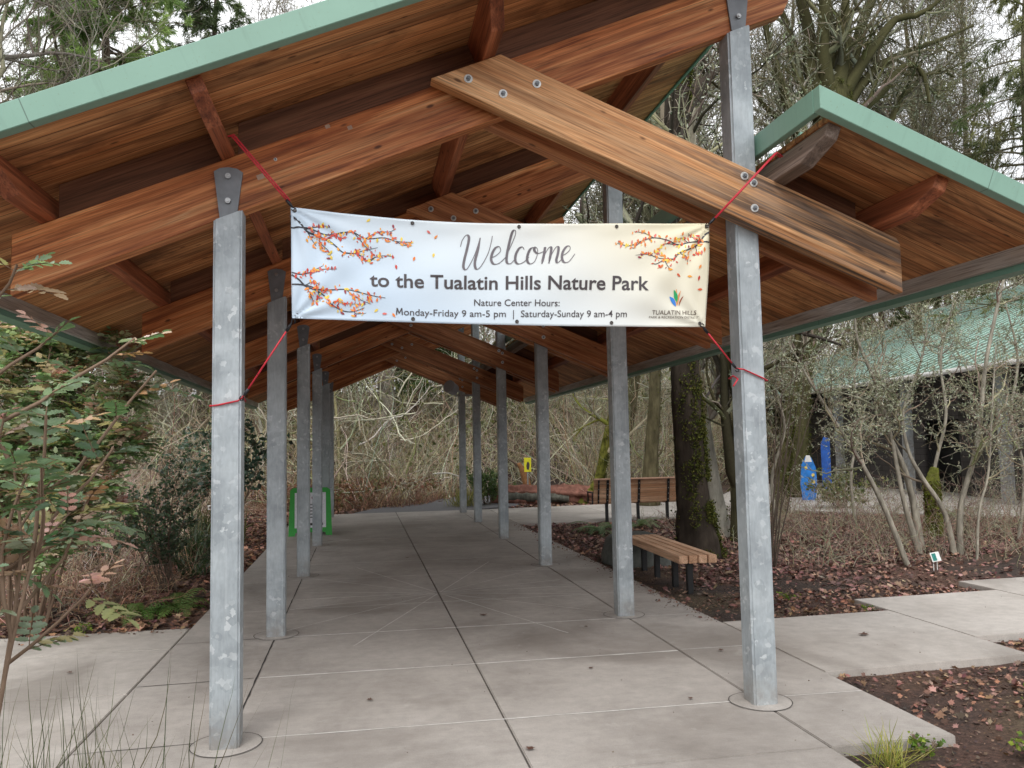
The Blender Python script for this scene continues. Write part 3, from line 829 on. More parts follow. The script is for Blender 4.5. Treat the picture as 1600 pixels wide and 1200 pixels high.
put_mesh('lettering', MQ, np.arange(16).reshape(4, 4), INK)
text_on_banner('lettering', 'onday-Friday 9 am-5 pm', 619, 777, 488.9, 492.6, 10.9, INK, .003)
text_on_banner('lettering', 'Saturday-Sunday 9 am-4 pm', 801, 974, 492.9, 495.4, 10.9, INK, .003)
put_mesh('lettering', [(788.6, 482), (789.8, 482), (789.8, 496.5), (788.6, 496.5)], np.array([[0, 1, 2, 3]]), INK)
LOGOINK = mat_flat('brown_ink', (.12, .09, .07), .5, 0, .05)
text_on_banner('lettering', 'TUALATIN HILLS', 1016.5, 1091, 491.6, 491.6, 6.8, LOGOINK, .004)
text_on_banner('lettering', 'PARK & RECREATION DISTRICT', 1012, 1095.5, 497.2, 497.6, 3.7, LOGOINK, .0)

# handwritten "Welcome" as broad-nib strokes
def crom(pts, n=14):
    P = [np.array(p, float) for p in pts]; P = [2 * P[0] - P[1]] + P + [2 * P[-1] - P[-2]]; out = []
    for i in range(1, len(P) - 2):
        for k in range(n):
            t = k / n
            out.append(.5 * ((2 * P[i]) + (-P[i - 1] + P[i + 1]) * t + (2 * P[i - 1] - 5 * P[i] + 4 * P[i + 1] - P[i + 2]) * t * t + (-P[i - 1] + 3 * P[i] - 3 * P[i + 1] + P[i + 2]) * t ** 3))
    out.append(P[-2]); return np.array(out)
def ribbon(C, wfun):
    D = np.gradient(C, axis=0); D /= np.linalg.norm(D, axis=1, keepdims=True) + 1e-9
    Nn = np.stack([-D[:, 1], D[:, 0]], -1); wd = wfun(D, np.linspace(0, 1, len(C)))[:, None] / 2
    V = np.concatenate([C + Nn * wd, C - Nn * wd]); n = len(C); i = np.arange(n - 1)
    return V, np.stack([i, i + 1, i + 1 + n, i + n], -1)
# control points in photo-sheet pixels (crop coordinates / 4 + offset)
c5 = lambda L: [(400 + x / 4, 300 + y / 4) for x, y in L]
c6 = lambda L: [(750 + x / 4, 300 + y / 4) for x, y in L]
strokes = [
    c5([(1221, 318), (1232, 275), (1258, 243), (1273, 262), (1262, 330), (1243, 410), (1240, 455), (1262, 462), (1305, 380), (1335, 290), (1343, 262)]),
    c5([(1343, 262), (1328, 340), (1310, 420), (1318, 462), (1345, 450), (1390, 370), (1412, 290), (1418, 252)]),
    c5([(1408, 392), (1440, 380), (1470, 350), (1462, 322), (1438, 330), (1418, 365), (1412, 405), (1428, 432), (1462, 428), (1500, 395)]),
    c5([(1500, 395), (1535, 320), (1562, 250), (1560, 222), (1543, 232), (1525, 300), (1510, 380), (1512, 425), (1535, 432), (1562, 405)]),
    c5([(1620, 345), (1608, 328), (1585, 340), (1566, 380), (1566, 420), (1585, 436), (1618, 425), (1650, 395)]),
    c6([(292, 332), (262, 340), (243, 378), (240, 418), (258, 438), (285, 425), (302, 385), (305, 350), (292, 332), (284, 350), (305, 372), (345, 362)]),
    c6([(345, 362), (352, 335), (346, 380), (332, 440)]), c6([(332, 440), (352, 380), (378, 338), (392, 340), (388, 380), (376, 440)]),
    c6([(376, 440), (396, 380), (422, 338), (438, 340), (434, 380), (424, 420), (432, 438), (455, 420)]),
    c6([(455, 396), (488, 380), (512, 355), (508, 334), (488, 338), (466, 370), (460, 408), (474, 436), (505, 432), (543, 385)]),
]
aV, aF, n_ = [], [], 0
for st in strokes:
    C = crom(st)
    nib = lambda D, t: 1.1 + 3.0 * np.clip(D[:, 1] * .95 + .12 * np.abs(D[:, 0]), 0, 1) ** 1.3 * np.clip(np.minimum(t, 1 - t) * 9, .25, 1)
    v, f = ribbon(C, nib); aV.append(v); aF.append(f + n_); n_ += len(v)
put_mesh('lettering', np.concatenate(aV), np.concatenate(aF), INKG)

# printed branches and leaves
LT = [([(212, 145), (260, 175), (310, 240), (380, 270), (440, 300), (480, 335), (520, 370), (600, 375), (660, 415), (700, 400)], 9),
      ([(212, 218), (290, 215), (350, 232), (420, 255), (520, 240), (580, 240), (650, 275), (760, 265), (830, 285), (930, 290)], 7),
      ([(300, 225), (340, 215), (400, 200), (440, 210)], 4), ([(380, 270), (385, 310), (430, 360), (445, 395)], 4), ([(310, 240), (335, 290), (360, 330)], 4),
      ([(580, 240), (620, 290), (650, 330), (690, 360)], 4), ([(520, 370), (580, 370), (640, 350), (720, 330)], 4), ([(650, 275), (720, 230), (790, 225), (830, 205)], 3),
      ([(660, 415), (720, 385), (780, 380), (820, 390)], 3), ([(830, 285), (880, 310), (920, 300)], 3), ([(440, 255), (480, 265), (520, 280)], 3), ([(600, 375), (640, 400), (650, 430)], 3)]
LB = [([(218, 505), (270, 515), (330, 500), (390, 480), (480, 475)], 5), ([(218, 520), (260, 550), (300, 590), (370, 620), (420, 660), (450, 700), (520, 735), (580, 735), (640, 712)], 7),
      ([(218, 580), (300, 582), (380, 610), (450, 605), (530, 600), (620, 620), (700, 640), (765, 650)], 6), ([(330, 500), (360, 480), (400, 455)], 3), ([(300, 590), (330, 650), (345, 700)], 3),
      ([(370, 620), (380, 680)], 3), ([(450, 700), (470, 680), (560, 690), (650, 690)], 3), ([(530, 600), (600, 655), (680, 690)], 3), ([(580, 735), (590, 750), (650, 745)], 3), ([(290, 585), (340, 560), (380, 580)], 3)]
RT = [([(1434, 250), (1405, 262), (1370, 310), (1340, 340), (1290, 362), (1230, 385), (1190, 425), (1130, 430), (1080, 455), (1050, 450)], 8),
      ([(1434, 312), (1360, 312), (1290, 318), (1220, 330), (1150, 305), (1060, 290), (980, 310), (900, 340), (820, 325)], 6),
      ([(1290, 318), (1250, 290), (1200, 300)], 3), ([(1220, 330), (1130, 330), (1090, 370), (1100, 400)], 3), ([(1190, 425), (1100, 420), (1020, 395), (940, 400)], 3), ([(1340, 340), (1345, 380), (1320, 400)], 3),
      ([(1230, 385), (1280, 410), (1290, 450)], 3), ([(1060, 290), (1000, 260), (930, 250)], 3), ([(980, 310), (920, 360)], 3), ([(1360, 312), (1320, 285), (1285, 260)], 3), ([(1130, 430), (1150, 470), (1170, 490)], 3)]
BR_INK = mat_flat('branch_ink', (.035, .035, .045), .5, 0, .05)
aV, aF, n_ = [], [], 0
lc = []
for group, conv in ((LT, c5), (LB, c5), (RT, c6)):
    for pts, wd in group:
        C = crom(conv(pts), 8)
        v, f = ribbon(C, lambda D, t: wd / 4 * (1.3 - .95 * t) + .3); aV.append(v); aF.append(f + n_); n_ += len(v)
        L = int(np.linalg.norm(np.diff(C, axis=0), axis=1).sum() / (2.6 if wd < 6 else 3.8))
        for _ in range(L):
            t = random.uniform(.22 if wd > 5 else .1, 1.0); c = C[min(int(t * (len(C) - 1)), len(C) - 1)]
            lc.append((c[0] + random.gauss(0, 3.2), c[1] + random.gauss(0, 3.2), random.uniform(2.2, 6.2)))
put_mesh('printed_branch', np.concatenate(aV), np.concatenate(aF), BR_INK, .0028)
for x, y in ((666, 158), (1026, 223), (1070, 254), (938, 397), (1056, 373), (830, 450), (760, 748), (815, 756), (710, 728)): lc.append((400 + x / 4, 300 + y / 4, 6.0))
for x, y in ((1368, 472), (1366, 541), (1380, 610), (1228, 524), (1306, 530), (1168, 492), (1395, 362), (1375, 382)): lc.append((750 + x / 4, 300 + y / 4, 6.2))
pal = np.array([(.72, .13, .05), (.78, .22, .05), (.60, .07, .05), (.85, .38, .06), (.85, .62, .10), (.30, .06, .08), (.70, .18, .16), (.82, .30, .08)])
LV, LF, LTt, n_ = [], [], [], 0
for x, y, s in lc:
    a = random.uniform(0, math.tau) if random.random() < .4 else random.gauss(math.pi / 2, .7)
    ca, sa = math.cos(a), math.sin(a)
    sh_ = [(-1, 0), (-.45, .42), (.15, .46), (.65, .25), (1.15, 0), (.65, -.25), (.15, -.46), (-.45, -.42)]
    for px, py in sh_: LV.append((x + s * .62 * (px * ca - py * sa), y + s * .62 * (px * sa + py * ca)))
    LF.append([n_ + k for k in range(8)]); n_ += 8
    c = pal[random.randrange(8)] * random.uniform(.85, 1.1); LTt += [c] * 8
put_mesh('printed_leaves', LV, np.array(LF), M['print'], .0040, np.array(LTt))
def petal(x0, y0, x1, y1, wd, c, name):
    C = np.array([(x0 + (x1 - x0) * t, y0 + (y1 - y0) * t) for t in np.linspace(0, 1, 12)])
    nrm = np.array([-(y1 - y0), x1 - x0]); nrm = nrm / np.linalg.norm(nrm)
    C = C + nrm[None] * (np.sin(np.linspace(0, np.pi, 12)) * wd[1])[:, None]
    v, f = ribbon(C, lambda D, t: wd[0] * np.sin(np.pi * np.clip(t, .02, .98)) ** .8)
    put_mesh('logo_petal', v, f, mat_flat(name, c, .5, 0, .03))
petal(1056, 479, 1045, 464, (6.5, 1.2), (.03, .22, .68), 'blue_ink')
petal(1057, 475, 1051, 454, (6, 1.5), (.02, .38, .13), 'green_ink')
petal(1058, 478, 1055, 452.5, (4, -1.5), (.78, .34, .12), 'orange_ink')
petal(1060, 478, 1062, 455, (3, -1.8), (.75, .30, .12), 'orange_ink2')
petal(1062, 478, 1067, 463, (2.2, -1.2), (.35, .08, .03), 'maroon_ink')
# grommets
GR = mat_flat('grommet_brass', (.10, .09, .085), .4, .6)
for x, t in ((460, 0), (632, 0), (713.5, 0), (796, 0), (875, 0), (953, 0), (1104, 0), (460.5, 1), (633, 1), (713, 1), (795, 1), (949, 1), (1098.5, 1)):
    if x in (713.5, 875, 713): continue
    y = (top_y(x) + 5) if t == 0 else (bot_y(x) - 5.5)
    u, v = to_uv(x, y); p = BS(u, v, .004)
    bm = bmesh.new(); bmesh.ops.create_circle(bm, segments=4, radius=.001)
    bm.clear()
    K = 16
    rr = [(.012, 0), (.0095, -.0035), (.005, 0)]
    vv = [[bm.verts.new((r_ * math.cos(k * math.tau / K), d_, r_ * math.sin(k * math.tau / K))) for k in range(K)] for r_, d_ in rr]
    for a in range(2):
        for k in range(K): bm.faces.new((vv[a][k], vv[a][(k + 1) % K], vv[a + 1][(k + 1) % K], vv[a + 1][k]))
    bm.faces.new(vv[-1])
    bm_obj('grommet', bm, GR, ban, tuple(p), smooth=False)

# bungee cords
def bungee(label, pts, wrap=None, double=False, hooks=()):
    r_ = empty('bungee_cord', pts[0], label, 'bungee cord', 'red bungee cords holding the banner')
    o0 = Vector(pts[0])
    rel = [tuple(Vector(p) - o0) for p in pts]
    tube_obj('cord', rel, .0055, M['red'], r_, 8)
    if double:
        tube_obj('cord', [(p[0] + .012, p[1] - .004, p[2] + .006) for p in rel], .0055, M['red'], r_, 8)
    if wrap:
        tube_obj('post_loop', [tuple(Vector(p) - o0) for p in wrap], .0055, M['red'], r_, 8)
    for h in hooks:
        c = Vector(h[0]) - o0; d = Vector(h[1]).normalized(); s_ = d.cross(Vector((0, 1, 0))).normalized()
        L = [c - d * .055, c - d * .02, c, c + d * .022 + s_ * .010, c + d * .032, c + d * .022 - s_ * .012, c + d * .006 - s_ * .014]
        tube_obj('hook', [tuple(x) for x in L], [.010, .010, .0045, .0038, .0038, .0038, .0035], M['cordhook'], r_, 8)
    return r_
TLp = np.array(BS(*to_uv(461, top_y(461) + 5), .008)) + np.array([1.74, 4.98, 2.5])
BLp = np.array(BS(*to_uv(461, bot_y(461) - 5), .008)) + np.array([1.74, 4.98, 2.5])
TRp = np.array(BS(*to_uv(1103, top_y(1103) + 5), .008)) + np.array([1.74, 4.98, 2.5])
BRp = np.array(BS(*to_uv(1098, bot_y(1098) - 5), .008)) + np.array([1.74, 4.98, 2.5])
def lerp(a, b_, t): return tuple(np.array(a) * (1 - t) + np.array(b_) * t)
pa = (.055, 4.93, 3.61)
bungee('double red bungee cord from the banner top left corner up to the roof purlin', [lerp(TLp, pa, .12), lerp(TLp, pa, .5), pa, (.0, 4.95, 3.60)], None, True, [(lerp(TLp, pa, .05), np.array(TLp) - np.array(pa))])
pb = (.105, 5.12, 2.075)
bungee('red bungee cord from the banner bottom left corner down round the left front post', [lerp(BLp, pb, .2), pb],
       [(.10, 5.125, 2.07), (.07, 5.15, 2.05), (-.05, 5.153, 2.025), (-.093, 5.155, 2.02), (-.095, 5.25, 2.03), (-.09, 5.342, 2.04), (.09, 5.342, 2.06), (.094, 5.2, 2.07), (.10, 5.13, 2.075)], False,
       [(lerp(BLp, pb, .1), np.array(BLp) - np.array(pb)), (pb, np.array(pb) - np.array(BLp))])
pc = (3.50, 4.86, 3.64)
bungee('double red bungee cord from the banner top right corner over the crossing rafter', [lerp(TRp, pc, .1), lerp(TRp, pc, .5), pc, (3.56, 4.90, 3.63)], None, True, [(lerp(TRp, pc, .03), np.array(TRp) - np.array(pc))])
pd = (3.29, 5.12, 2.24)
bungee('red bungee cord from the banner bottom right corner down round the right front post', [lerp(BRp, pd, .15), pd],
       [(3.29, 5.125, 2.24), (3.36, 5.15, 2.235), (3.50, 5.152, 2.175), (3.535, 5.158, 2.16), (3.53, 5.34, 2.17), (3.34, 5.342, 2.19), (3.33, 5.25, 2.20), (3.315, 5.15, 2.17), (3.27, 5.13, 2.12)], False,
       [(lerp(BRp, pd, .08), np.array(BRp) - np.array(pd)), (pd, np.array(pd) - np.array(BRp))])

# ------------------------------------------------------------------ benches
def slat_box(name, L, wd, h, mat, parent, loc, rot=(0, 0, 0)):
    bm = bmesh.new(); bm_box(bm, -L / 2, L / 2, -wd / 2, wd / 2, -h / 2, h / 2)
    bmesh.ops.bevel(bm, geom=list(bm.edges), offset=.006, segments=2, affect='EDGES')
    return bm_obj(name, bm, mat, parent, loc, rot)
b1 = empty('flat_bench', (4.70, 10.24, -.04), 'backless bench of four thick tan slats on black legs beside the walkway', 'bench', 'benches', rz=R(90 - 2.5))
for k in range(4): slat_box('slat', 2.3, .105, .092, M['slat'], b1, (0, (k - 1.5) * .118, .425))
for x in (-.92, -.40, .32, .9):
    o = slat_box('leg', .07, .07, .40, M['black'], b1, (x, .03, .17)); slat_box('crossbar', .05, .42, .02, M['black'], o, (0, -.03, .196))
b2 = empty('backed_bench', (7.0, 18.0, -.04), 'tan slatted bench with backrest seen from behind, black straps up its back', 'bench', 'benches', rz=R(-1))
for k in range(5): slat_box('back_slat', 2.08, .03, .098, M['slat'], b2, (0, .0 - k * .0 + (.52 - (.50 + k * .105)) * -.14 * -1, .50 + k * .105), (R(10), 0, 0))
slat_box('top_rail', 2.12, .07, .035, mat_flat('rail_pinkish', (.56, .34, .24), .5), b2, (0, -.10, .985))
for k in range(4): slat_box('seat_slat', 2.08, .10, .035, M['slat'], b2, (0, .10 + k * .112, .44))
for x, wd in ((-.93, .035), (-.72, .06), (-.36, .06), (.02, .06), (.72, .06), (.96, .035)):
    o = slat_box('back_strap', wd, .016, .54, M['black'], b2, (x, -.055, .70), (R(10), 0, 0))
    for k in range(4):
        bm = bmesh.new(); cyl(bm, (0, 0, 0), .011, .01, 'y', 8); bm_obj('bolt', bm, M['bolt'], o, (0, -.012, -.2 + k * .13))
for x in (-.72, .02, .72):
    slat_box('leg', .065, .065, .5, M['black'], b2, (x, .06, .20)); slat_box('seat_bracket', .05, .5, .02, M['black'], b2, (x, .26, .410))
for x in (-1.06, 1.06):
    o = slat_box('armrest', .04, .5, .03, M['black'], b2, (x, .22, .68)); slat_box('arm_post', .03, .03, .24, M['black'], o, (0, .2, -.135)); slat_box('arm_post', .03, .03, .24, M['black'], o, (0, -.2, -.135))

# ------------------------------------------------------------------ boulder, log, stump, snag
def lump(name, size, seed, mat, tint, loc, sub=4, amp=.16, flat_top=None, boxy=0.0):
    bm = bmesh.new(); bmesh.ops.create_icosphere(bm, subdivisions=sub, radius=1)
    V = np.array([v.co[:] for v in bm.verts]); r_ = np.random.default_rng(seed)
    if boxy: V = V / (np.abs(V) ** 4).sum(1, keepdims=True) ** (.25 * boxy)
    for fr, am in ((1.7, 1), (3.5, .5), (8, .2), (17, .09)):
        k = r_.normal(size=(5, 3)) * fr; ph = r_.uniform(0, 6.3, 5)
        V = V * (1 + amp * am * np.sin(V @ k.T + ph).mean(1, keepdims=True) * 1.4)
    V = V * np.array(size)
    if flat_top: V[:, 2] = np.minimum(V[:, 2], flat_top + .015 * np.sin(V[:, 0] * 9))
    F = np.array([[v.index for v in f.verts] for f in bm.faces]); bm.free()
    return link(name, fast_mesh(name, V, F, np.repeat(np.array([tint]), len(V), 0), smooth=False), mat, None, loc)
M['rock'] = mat_tint('rock', .9, .4, 6, .6, .2)
tag(lump('boulder', (.46, .62, .42), 5, M['rock'], (.105, .11, .10), (4.86, 11.95, .02), 4, .12, .34, .8), 'squat dark grey boulder at the far end of the flat bench', 'rock')

def trunk_obj(name, pts, rad, col, parent, S=18, rough=.06, seed=1, mat=None):
    """gnarled tapered trunk along pts"""
    C = crom([p for p in pts], 10) if len(pts) > 1 else np.array(pts)
    t = np.linspace(0, 1, len(C)); rr = np.interp(t, np.linspace(0, 1, len(rad)), rad)
    V, F = tubes(C[None], rr[None], S); r_ = np.random.default_rng(seed)
    K = len(C); V = V.reshape(K, S, 3); ctr = C[:, None, :]
    th = np.arange(S) * 2 * np.pi / S
    lob = np.zeros((K, S))
    for n in (2, 3, 5, 7): lob += np.sin(n * th[None] + r_.uniform(0, 6) + t[:, None] * r_.uniform(-6, 6)) * rough * (1.1 / n ** .5)
    lob += r_.normal(0, rough * .35, (K, S))
    V = ctr + (V - ctr) * (1 + lob[..., None])
    tn = np.repeat(np.array([col], float), K * S, 0) * r_.normal(1, .12, (K * S, 1))
    caps = [np.array([list(range(S))[::-1]]), np.array([list(range((K - 1) * S, K * S))])]
    me = fast_mesh(name, V.reshape(-1, 3), [F] + caps, np.clip(tn, .005, 1), smooth=True)
    return link(name, me, mat or M['bark'], parent)

lg = empty('fallen_log', (6.4, 24.3, -.05), 'rotting reddish fallen log lying behind the backed bench', 'log')
trunk_obj('log_body', [(-1.6, .9, .26), (-.4, .25, .27), (.4, .0, .28), (1.3, -.4, .26)], [.24, .27, .27, .22], (.22, .105, .08), lg, 22, .26, 4)
trunk_obj('bark_remnant', [(-1.3, .6, .16), (0, .02, .17), (.55, -.20, .17)], [.20, .24, .18], (.12, .12, .10), lg, 16, .28, 6)
st_ = empty('rotten_stump', (.44, 27.4, -.05), 'short dark mossy stump left of the asphalt trail', 'stump')
trunk_obj('stump_body', [(0, 0, 0), (.02, 0, .25), (.0, 0, .62)], [.36, .26, .22], (.07, .07, .06), st_, 16, .16, 9)
sn = empty('broken_snag', (6.15, 26.3, -.05), 'broken orange-brown snag leaning beside the yellow sign', 'snag')
trunk_obj('snag_body', [(.02, 0, 0), (-.02, 0, .4), (-.15, 0, .85), (-.32, 0, 1.22)], [.16, .12, .11, .06], (.30, .15, .07), sn, 12, .14, 3)
trunk_obj('snag_limb', [(-.16, 0, .85), (-.26, .05, 1.1), (-.62, .1, 1.35), (-1.0, .1, 1.5)], [.06, .05, .035, .02], (.16, .12, .09), sn, 8, .1, 3)

# ------------------------------------------------------------------ small signs
ys = empty('yellow_sign', (5.86, 25.0, 0), 'small yellow notice with a dark figure on a thin grey post', 'sign', 'small signs')
box('sign_post', -.02, .02, -.02, .02, -.05, 1.35, M['galv'], ys)
box('sign_face', -.11, .11, -.035, -.023, .92, 1.36, mat_flat('sign_yellow', (.80, .76, .03), .5, 0, .1, 12), ys)
bm = bmesh.new(); prism(bm, [(-.03, 1.0), (.03, .98), (.055, 1.08), (.06, 1.17), (.02, 1.24), (-.02, 1.22), (-.045, 1.1)], -.040, -.0365, 'xz')
bm_obj('printed_figure', bm, INK, ys)
sg = empty('plant_label', (8.45, 10.02, -.05), 'small white plant label with a teal picture standing in the leaf litter', 'sign', 'small signs', rz=R(14))
for x in (-.035, .035): box('stake', x - .004, x + .004, -.004, .004, 0, .13, M['white'], sg)
o = box('label_plate', -.085, .085, -.012, -.004, .12, .245, M['white'], sg, .001); o.rotation_euler = (R(-18), R(-3), 0)
p_ = box('teal_picture', -.07, .005, -.0035, -.0015, .0, .1, mat_flat('teal_print', (.02, .20, .17), .5, 0, .5, 60), o); p_.location = (-.03, -.0062, 0)
sg2 = empty('bed_marker', (-1.95, 16.0, -.05), 'tiny white marker plate on a stake in the left planting bed', 'sign', 'small signs')
box('stake', -.006, .006, -.006, .006, 0, .75, M['black'], sg2)
box('marker_plate', -.055, .055, -.014, -.008, .72, .80, M['white'], sg2); box('printed_mark', -.03, .02, -.018, -.015, .74, .78, INK, sg2)
af = empty('sandwich_board', (-.25, 17.45, 0), 'green sandwich board sign with a white notice standing between the left posts', 'sign', 'small signs', rz=R(4))
GREEN = mat_flat('bright_green_plastic', (.045, .36, .06), .4, 0, .08)
def aframe(s):
    bm = bmesh.new()
    out = [(-.43, 0), (-.31, 0), (-.29, .07), (.29, .07), (.31, 0), (.43, 0), (.40, .93), (.34, .98), (-.34, .98), (-.40, .93)]
    prism(bm, out, -.018, .018, 'xz')
    o = bm_obj('board_panel', bm, GREEN, af, (0, s * -.26, 0), (s * R(-14), 0, 0)); return o
fr = aframe(1); aframe(-1)
nt_ = box('notice', -.31, .31, -.026, -.0205, .16, .88, mat_flat('notice_white', (.68, .70, .74), .5), fr)
def txt_obj(name, s, loc, size, mat, parent, bold=0.0):
    V, F = text_verts(s, bold); V = np.concatenate([V * size, np.zeros((len(V), 1))], 1)[:, [0, 2, 1]]
    return link(name, fast_mesh(name, V, F), mat, parent, loc)
MAR = mat_flat('maroon_ink_sign', (.22, .02, .06), .5)
txt_obj('printed_letter', 'N', (-.22, -.005, .24), .12, MAR, nt_, .01)
txt_obj('printed_letter', 'C', (.02, -.005, .21), .12, MAR, nt_, .01)
for k, (a, b_) in enumerate(((-.18, .18), (-.2, .2), (-.15, .17), (-.19, .14), (-.2, .2))):
    box('text_line', a, b_, -.0055, -.0035, .10 - k * .065, .125 - k * .065, mat_flat('grey_text', (.16, .16, .18), .6, 0, .9, 50), nt_).location = ((a + b_) / 2, -.0045, .11 - k * .065)
box('text_line', -.25, .25, 0, .002, 0, .05, INK, nt_).location = (0, -.0045, -.29)

# ------------------------------------------------------------------ nature centre building at right
bd = empty('nature_centre', (0, 0, 0), 'low dark building with a rusty-streaked teal metal roof and white gutter behind the bare trees', 'building')
e0, e1 = np.array([16.2, 12.6]), np.array([18.9, 38.5])
dn = (e1 - e0) / np.linalg.norm(e1 - e0); nn_ = np.array([dn[1], -dn[0]])          # nn_ points away from the walkway
def P3(s, o, z): p = e0 + dn * s + nn_ * o; return (p[0], p[1], z)
Lb = float(np.linalg.norm(e1 - e0)); EZ = 3.62
m, nt, b = new_mat('streaked_teal_roof')
v = coords(nt, rnd=False); f = noise(nt, coords(nt, (1, 1, .3), rnd=False), 1.6, 6, .7, .5); f2 = noise(nt, v, 9, 4)
c = ramp(nt, f, [(.3, (.24, .37, .31)), (.55, (.36, .52, .45)), (.8, (.47, .62, .55))])
c = mix(nt, ramp(nt, f2, [(.56, grey(0)), (.66, grey(.9))]), c, (.16, .07, .05))
nt.links.new(c, b.inputs['Base Color']); b.inputs['Roughness'].default_value = .6; M['roofstreak'] = m
def quadprism(name, a, b_, c_, d, th, mat, parent):
    a, b_, c_, d = [np.array(p, float) for p in (a, b_, c_, d)]
    n = np.cross(b_ - a, d - a); n = n / np.linalg.norm(n) * th
    V = np.array([a, b_, c_, d, a + n, b_ + n, c_ + n, d + n])
    F = np.array([[3, 2, 1, 0], [4, 5, 6, 7], [0, 1, 5, 4], [1, 2, 6, 5], [2, 3, 7, 6], [3, 0, 4, 7]])
    return link(name, fast_mesh(name, V, F), mat, parent)
RS = .42
rf = quadprism('roof', P3(-6, -.1, EZ), P3(-6, 11, EZ + 11 * RS), P3(Lb, 11, EZ + 11 * RS), P3(Lb, -.1, EZ), -.06, M['roofstreak'], bd)
acc = Acc()
for k in range(int((Lb + 6) / .45)):
    s = -6 + .45 * k + .1
    a, b_ = np.array(P3(s, -.08, EZ + .035)), np.array(P3(s, 11, EZ + 11 * RS + .075))
    V, F = tubes(np.array([[a, b_]]), np.full((1, 2), .022), 4); acc.add(V, F, (.2, .4, .3))
link('roof_ribs', acc.mesh('roof_ribs'), M['roofstreak'], rf)
quadprism('roof_gutter', P3(-6, -.24, EZ - .12), P3(-6, -.11, EZ - .12), P3(Lb, -.11, EZ - .12), P3(Lb, -.24, EZ - .12), .13, M['white'], bd)
m, nt, b = new_mat('grey_block_wall')
br = N(nt, 'ShaderNodeTexBrick'); br.inputs['Scale'].default_value = 1.0; br.inputs['Brick Width'].default_value = .4; br.inputs['Row Height'].default_value = .2; br.inputs['Mortar Size'].default_value = .008
br.inputs['Color1'].default_value = (.085, .08, .078, 1); br.inputs['Color2'].default_value = (.11, .10, .097, 1); br.inputs['Mortar'].default_value = (.05, .048, .046, 1)
tcx = N(nt, 'ShaderNodeTexCoord'); sx = N(nt, 'ShaderNodeSeparateXYZ'); cx_ = N(nt, 'ShaderNodeCombineXYZ')
nt.links.new(tcx.outputs['Object'], sx.inputs[0]); nt.links.new(sx.outputs['Y'], cx_.inputs['X']); nt.links.new(sx.outputs['Z'], cx_.inputs['Y']); nt.links.new(cx_.outputs[0], br.inputs['Vector'])
nt.links.new(br.outputs['Color'], b.inputs['Base Color']); b.inputs['Roughness'].default_value = .9; M['blockwall'] = m
def wallq(name, s0, s1, off, z0, z1, mat, th=.2): return quadprism(name, P3(s0, off, z0), P3(s1, off, z0), P3(s1, off, z1), P3(s0, off, z1), -th, mat, bd)
wallq('wall', -6, 4.0, 1.6, -.1, EZ + .6, M['blockwall']); wallq('wall', 5.4, 9.5, 1.6, -.1, EZ + .6, M['blockwall'])
wallq('wall', 11.5, Lb, 1.6, -.1, EZ + .6, M['blockwall']); wallq('wall', 4.0, 5.4, 1.6, 2.3, EZ + .6, M['blockwall']); wallq('wall', 9.5, 11.5, 1.6, 2.3, EZ + .6, M['blockwall'])
wallq('wall', -6, Lb, 8.0, -.1, EZ + 3.2, M['blockwall'])
SHADE_BLACK = mat_flat('shade_black', (.02, .02, .02), .8)  # near-black colour stands in for shade inside the doorways; the soffit shares it
wallq('doorway', 4.0, 5.4, 2.0, -.1, 2.3, SHADE_BLACK, .05); wallq('doorway', 9.5, 11.5, 2.0, -.1, 2.3, SHADE_BLACK, .05)
quadprism('soffit', P3(-6, -.1, EZ - .03), P3(Lb, -.1, EZ - .03), P3(Lb, 1.58, EZ - .03), P3(-6, 1.58, EZ - .03), -.04, SHADE_BLACK, bd)
for s in (-3, 1.5, 6.0, 10.5, 15): 
    p = P3(s, .35, 0)
    box('porch_post', p[0] - .12, p[0] + .12, p[1] - .12, p[1] + .12, -.05, EZ - .08, M['galv'], bd, .01)
p = P3(7.6, 1.56, 1.9); box('wall_notice', p[0] - .03, p[0] - .005, p[1] - .12, p[1] + .12, 1.75, 2.1, mat_flat('notice_cream', (.6, .55, .42), .6), bd)
bb = empty('blue_painted_panel', (13.62, 22.0, 0), 'bright blue painted board with yellow dots standing by the building wall', 'painted board', rz=R(-30)); bb.scale = (.72, .72, .85)
BLU = mat_flat('bright_blue', (.02, .20, .62), .45, 0, .25, 5)
bm = bmesh.new(); prism(bm, [(-.28, 0), (.22, 0), (.30, .5), (.28, 1.1), (.12, 1.45), (-.1, 1.5), (-.27, 1.2), (-.34, .6)], -.03, .03, 'xz'); bm_obj('board', bm, BLU, bb)
for x, z in ((.16, .85), (.17, .62), (-.1, 1.1)):
    bm = bmesh.new(); cyl(bm, (x, -.034, z), .06, .006, 'y', 14); bm_obj('painted_dot', bm, mat_flat('yellow_dot', (.8, .62, .15), .5), bb)
bm = bmesh.new(); prism(bm, [(-.14, 1.3), (.14, 1.3), (.07, 1.52), (-.08, 1.53)], -.045, -.033, 'xz'); bm_obj('white_cap', bm, M['white'], bb)
bm = bmesh.new(); prism(bm, [(.5, .3), (.85, .3), (.85, 2.1), (.62, 2.15), (.5, 1.9)], .1, .14, 'xz'); bm_obj('rear_board', bm, mat_flat('deep_blue', (.015, .09, .38), .45, 0, .3, 5), bb)

# ------------------------------------------------------------------ plants and trees
fwn, rn_, un_ = np.array(fw), np.array(r2), np.array(u2)
def at(x, y, Yw):
    """photo pixel -> world point at depth Yw"""
    r_ = fwn + rn_ * (x - 800) / 1275.7 - un_ * (y - 600) / 1275.7
    return np.array([CX, 0, CH]) + r_ * (Yw / r_[1])
def gzz(x, y): return float(gz(x, y))

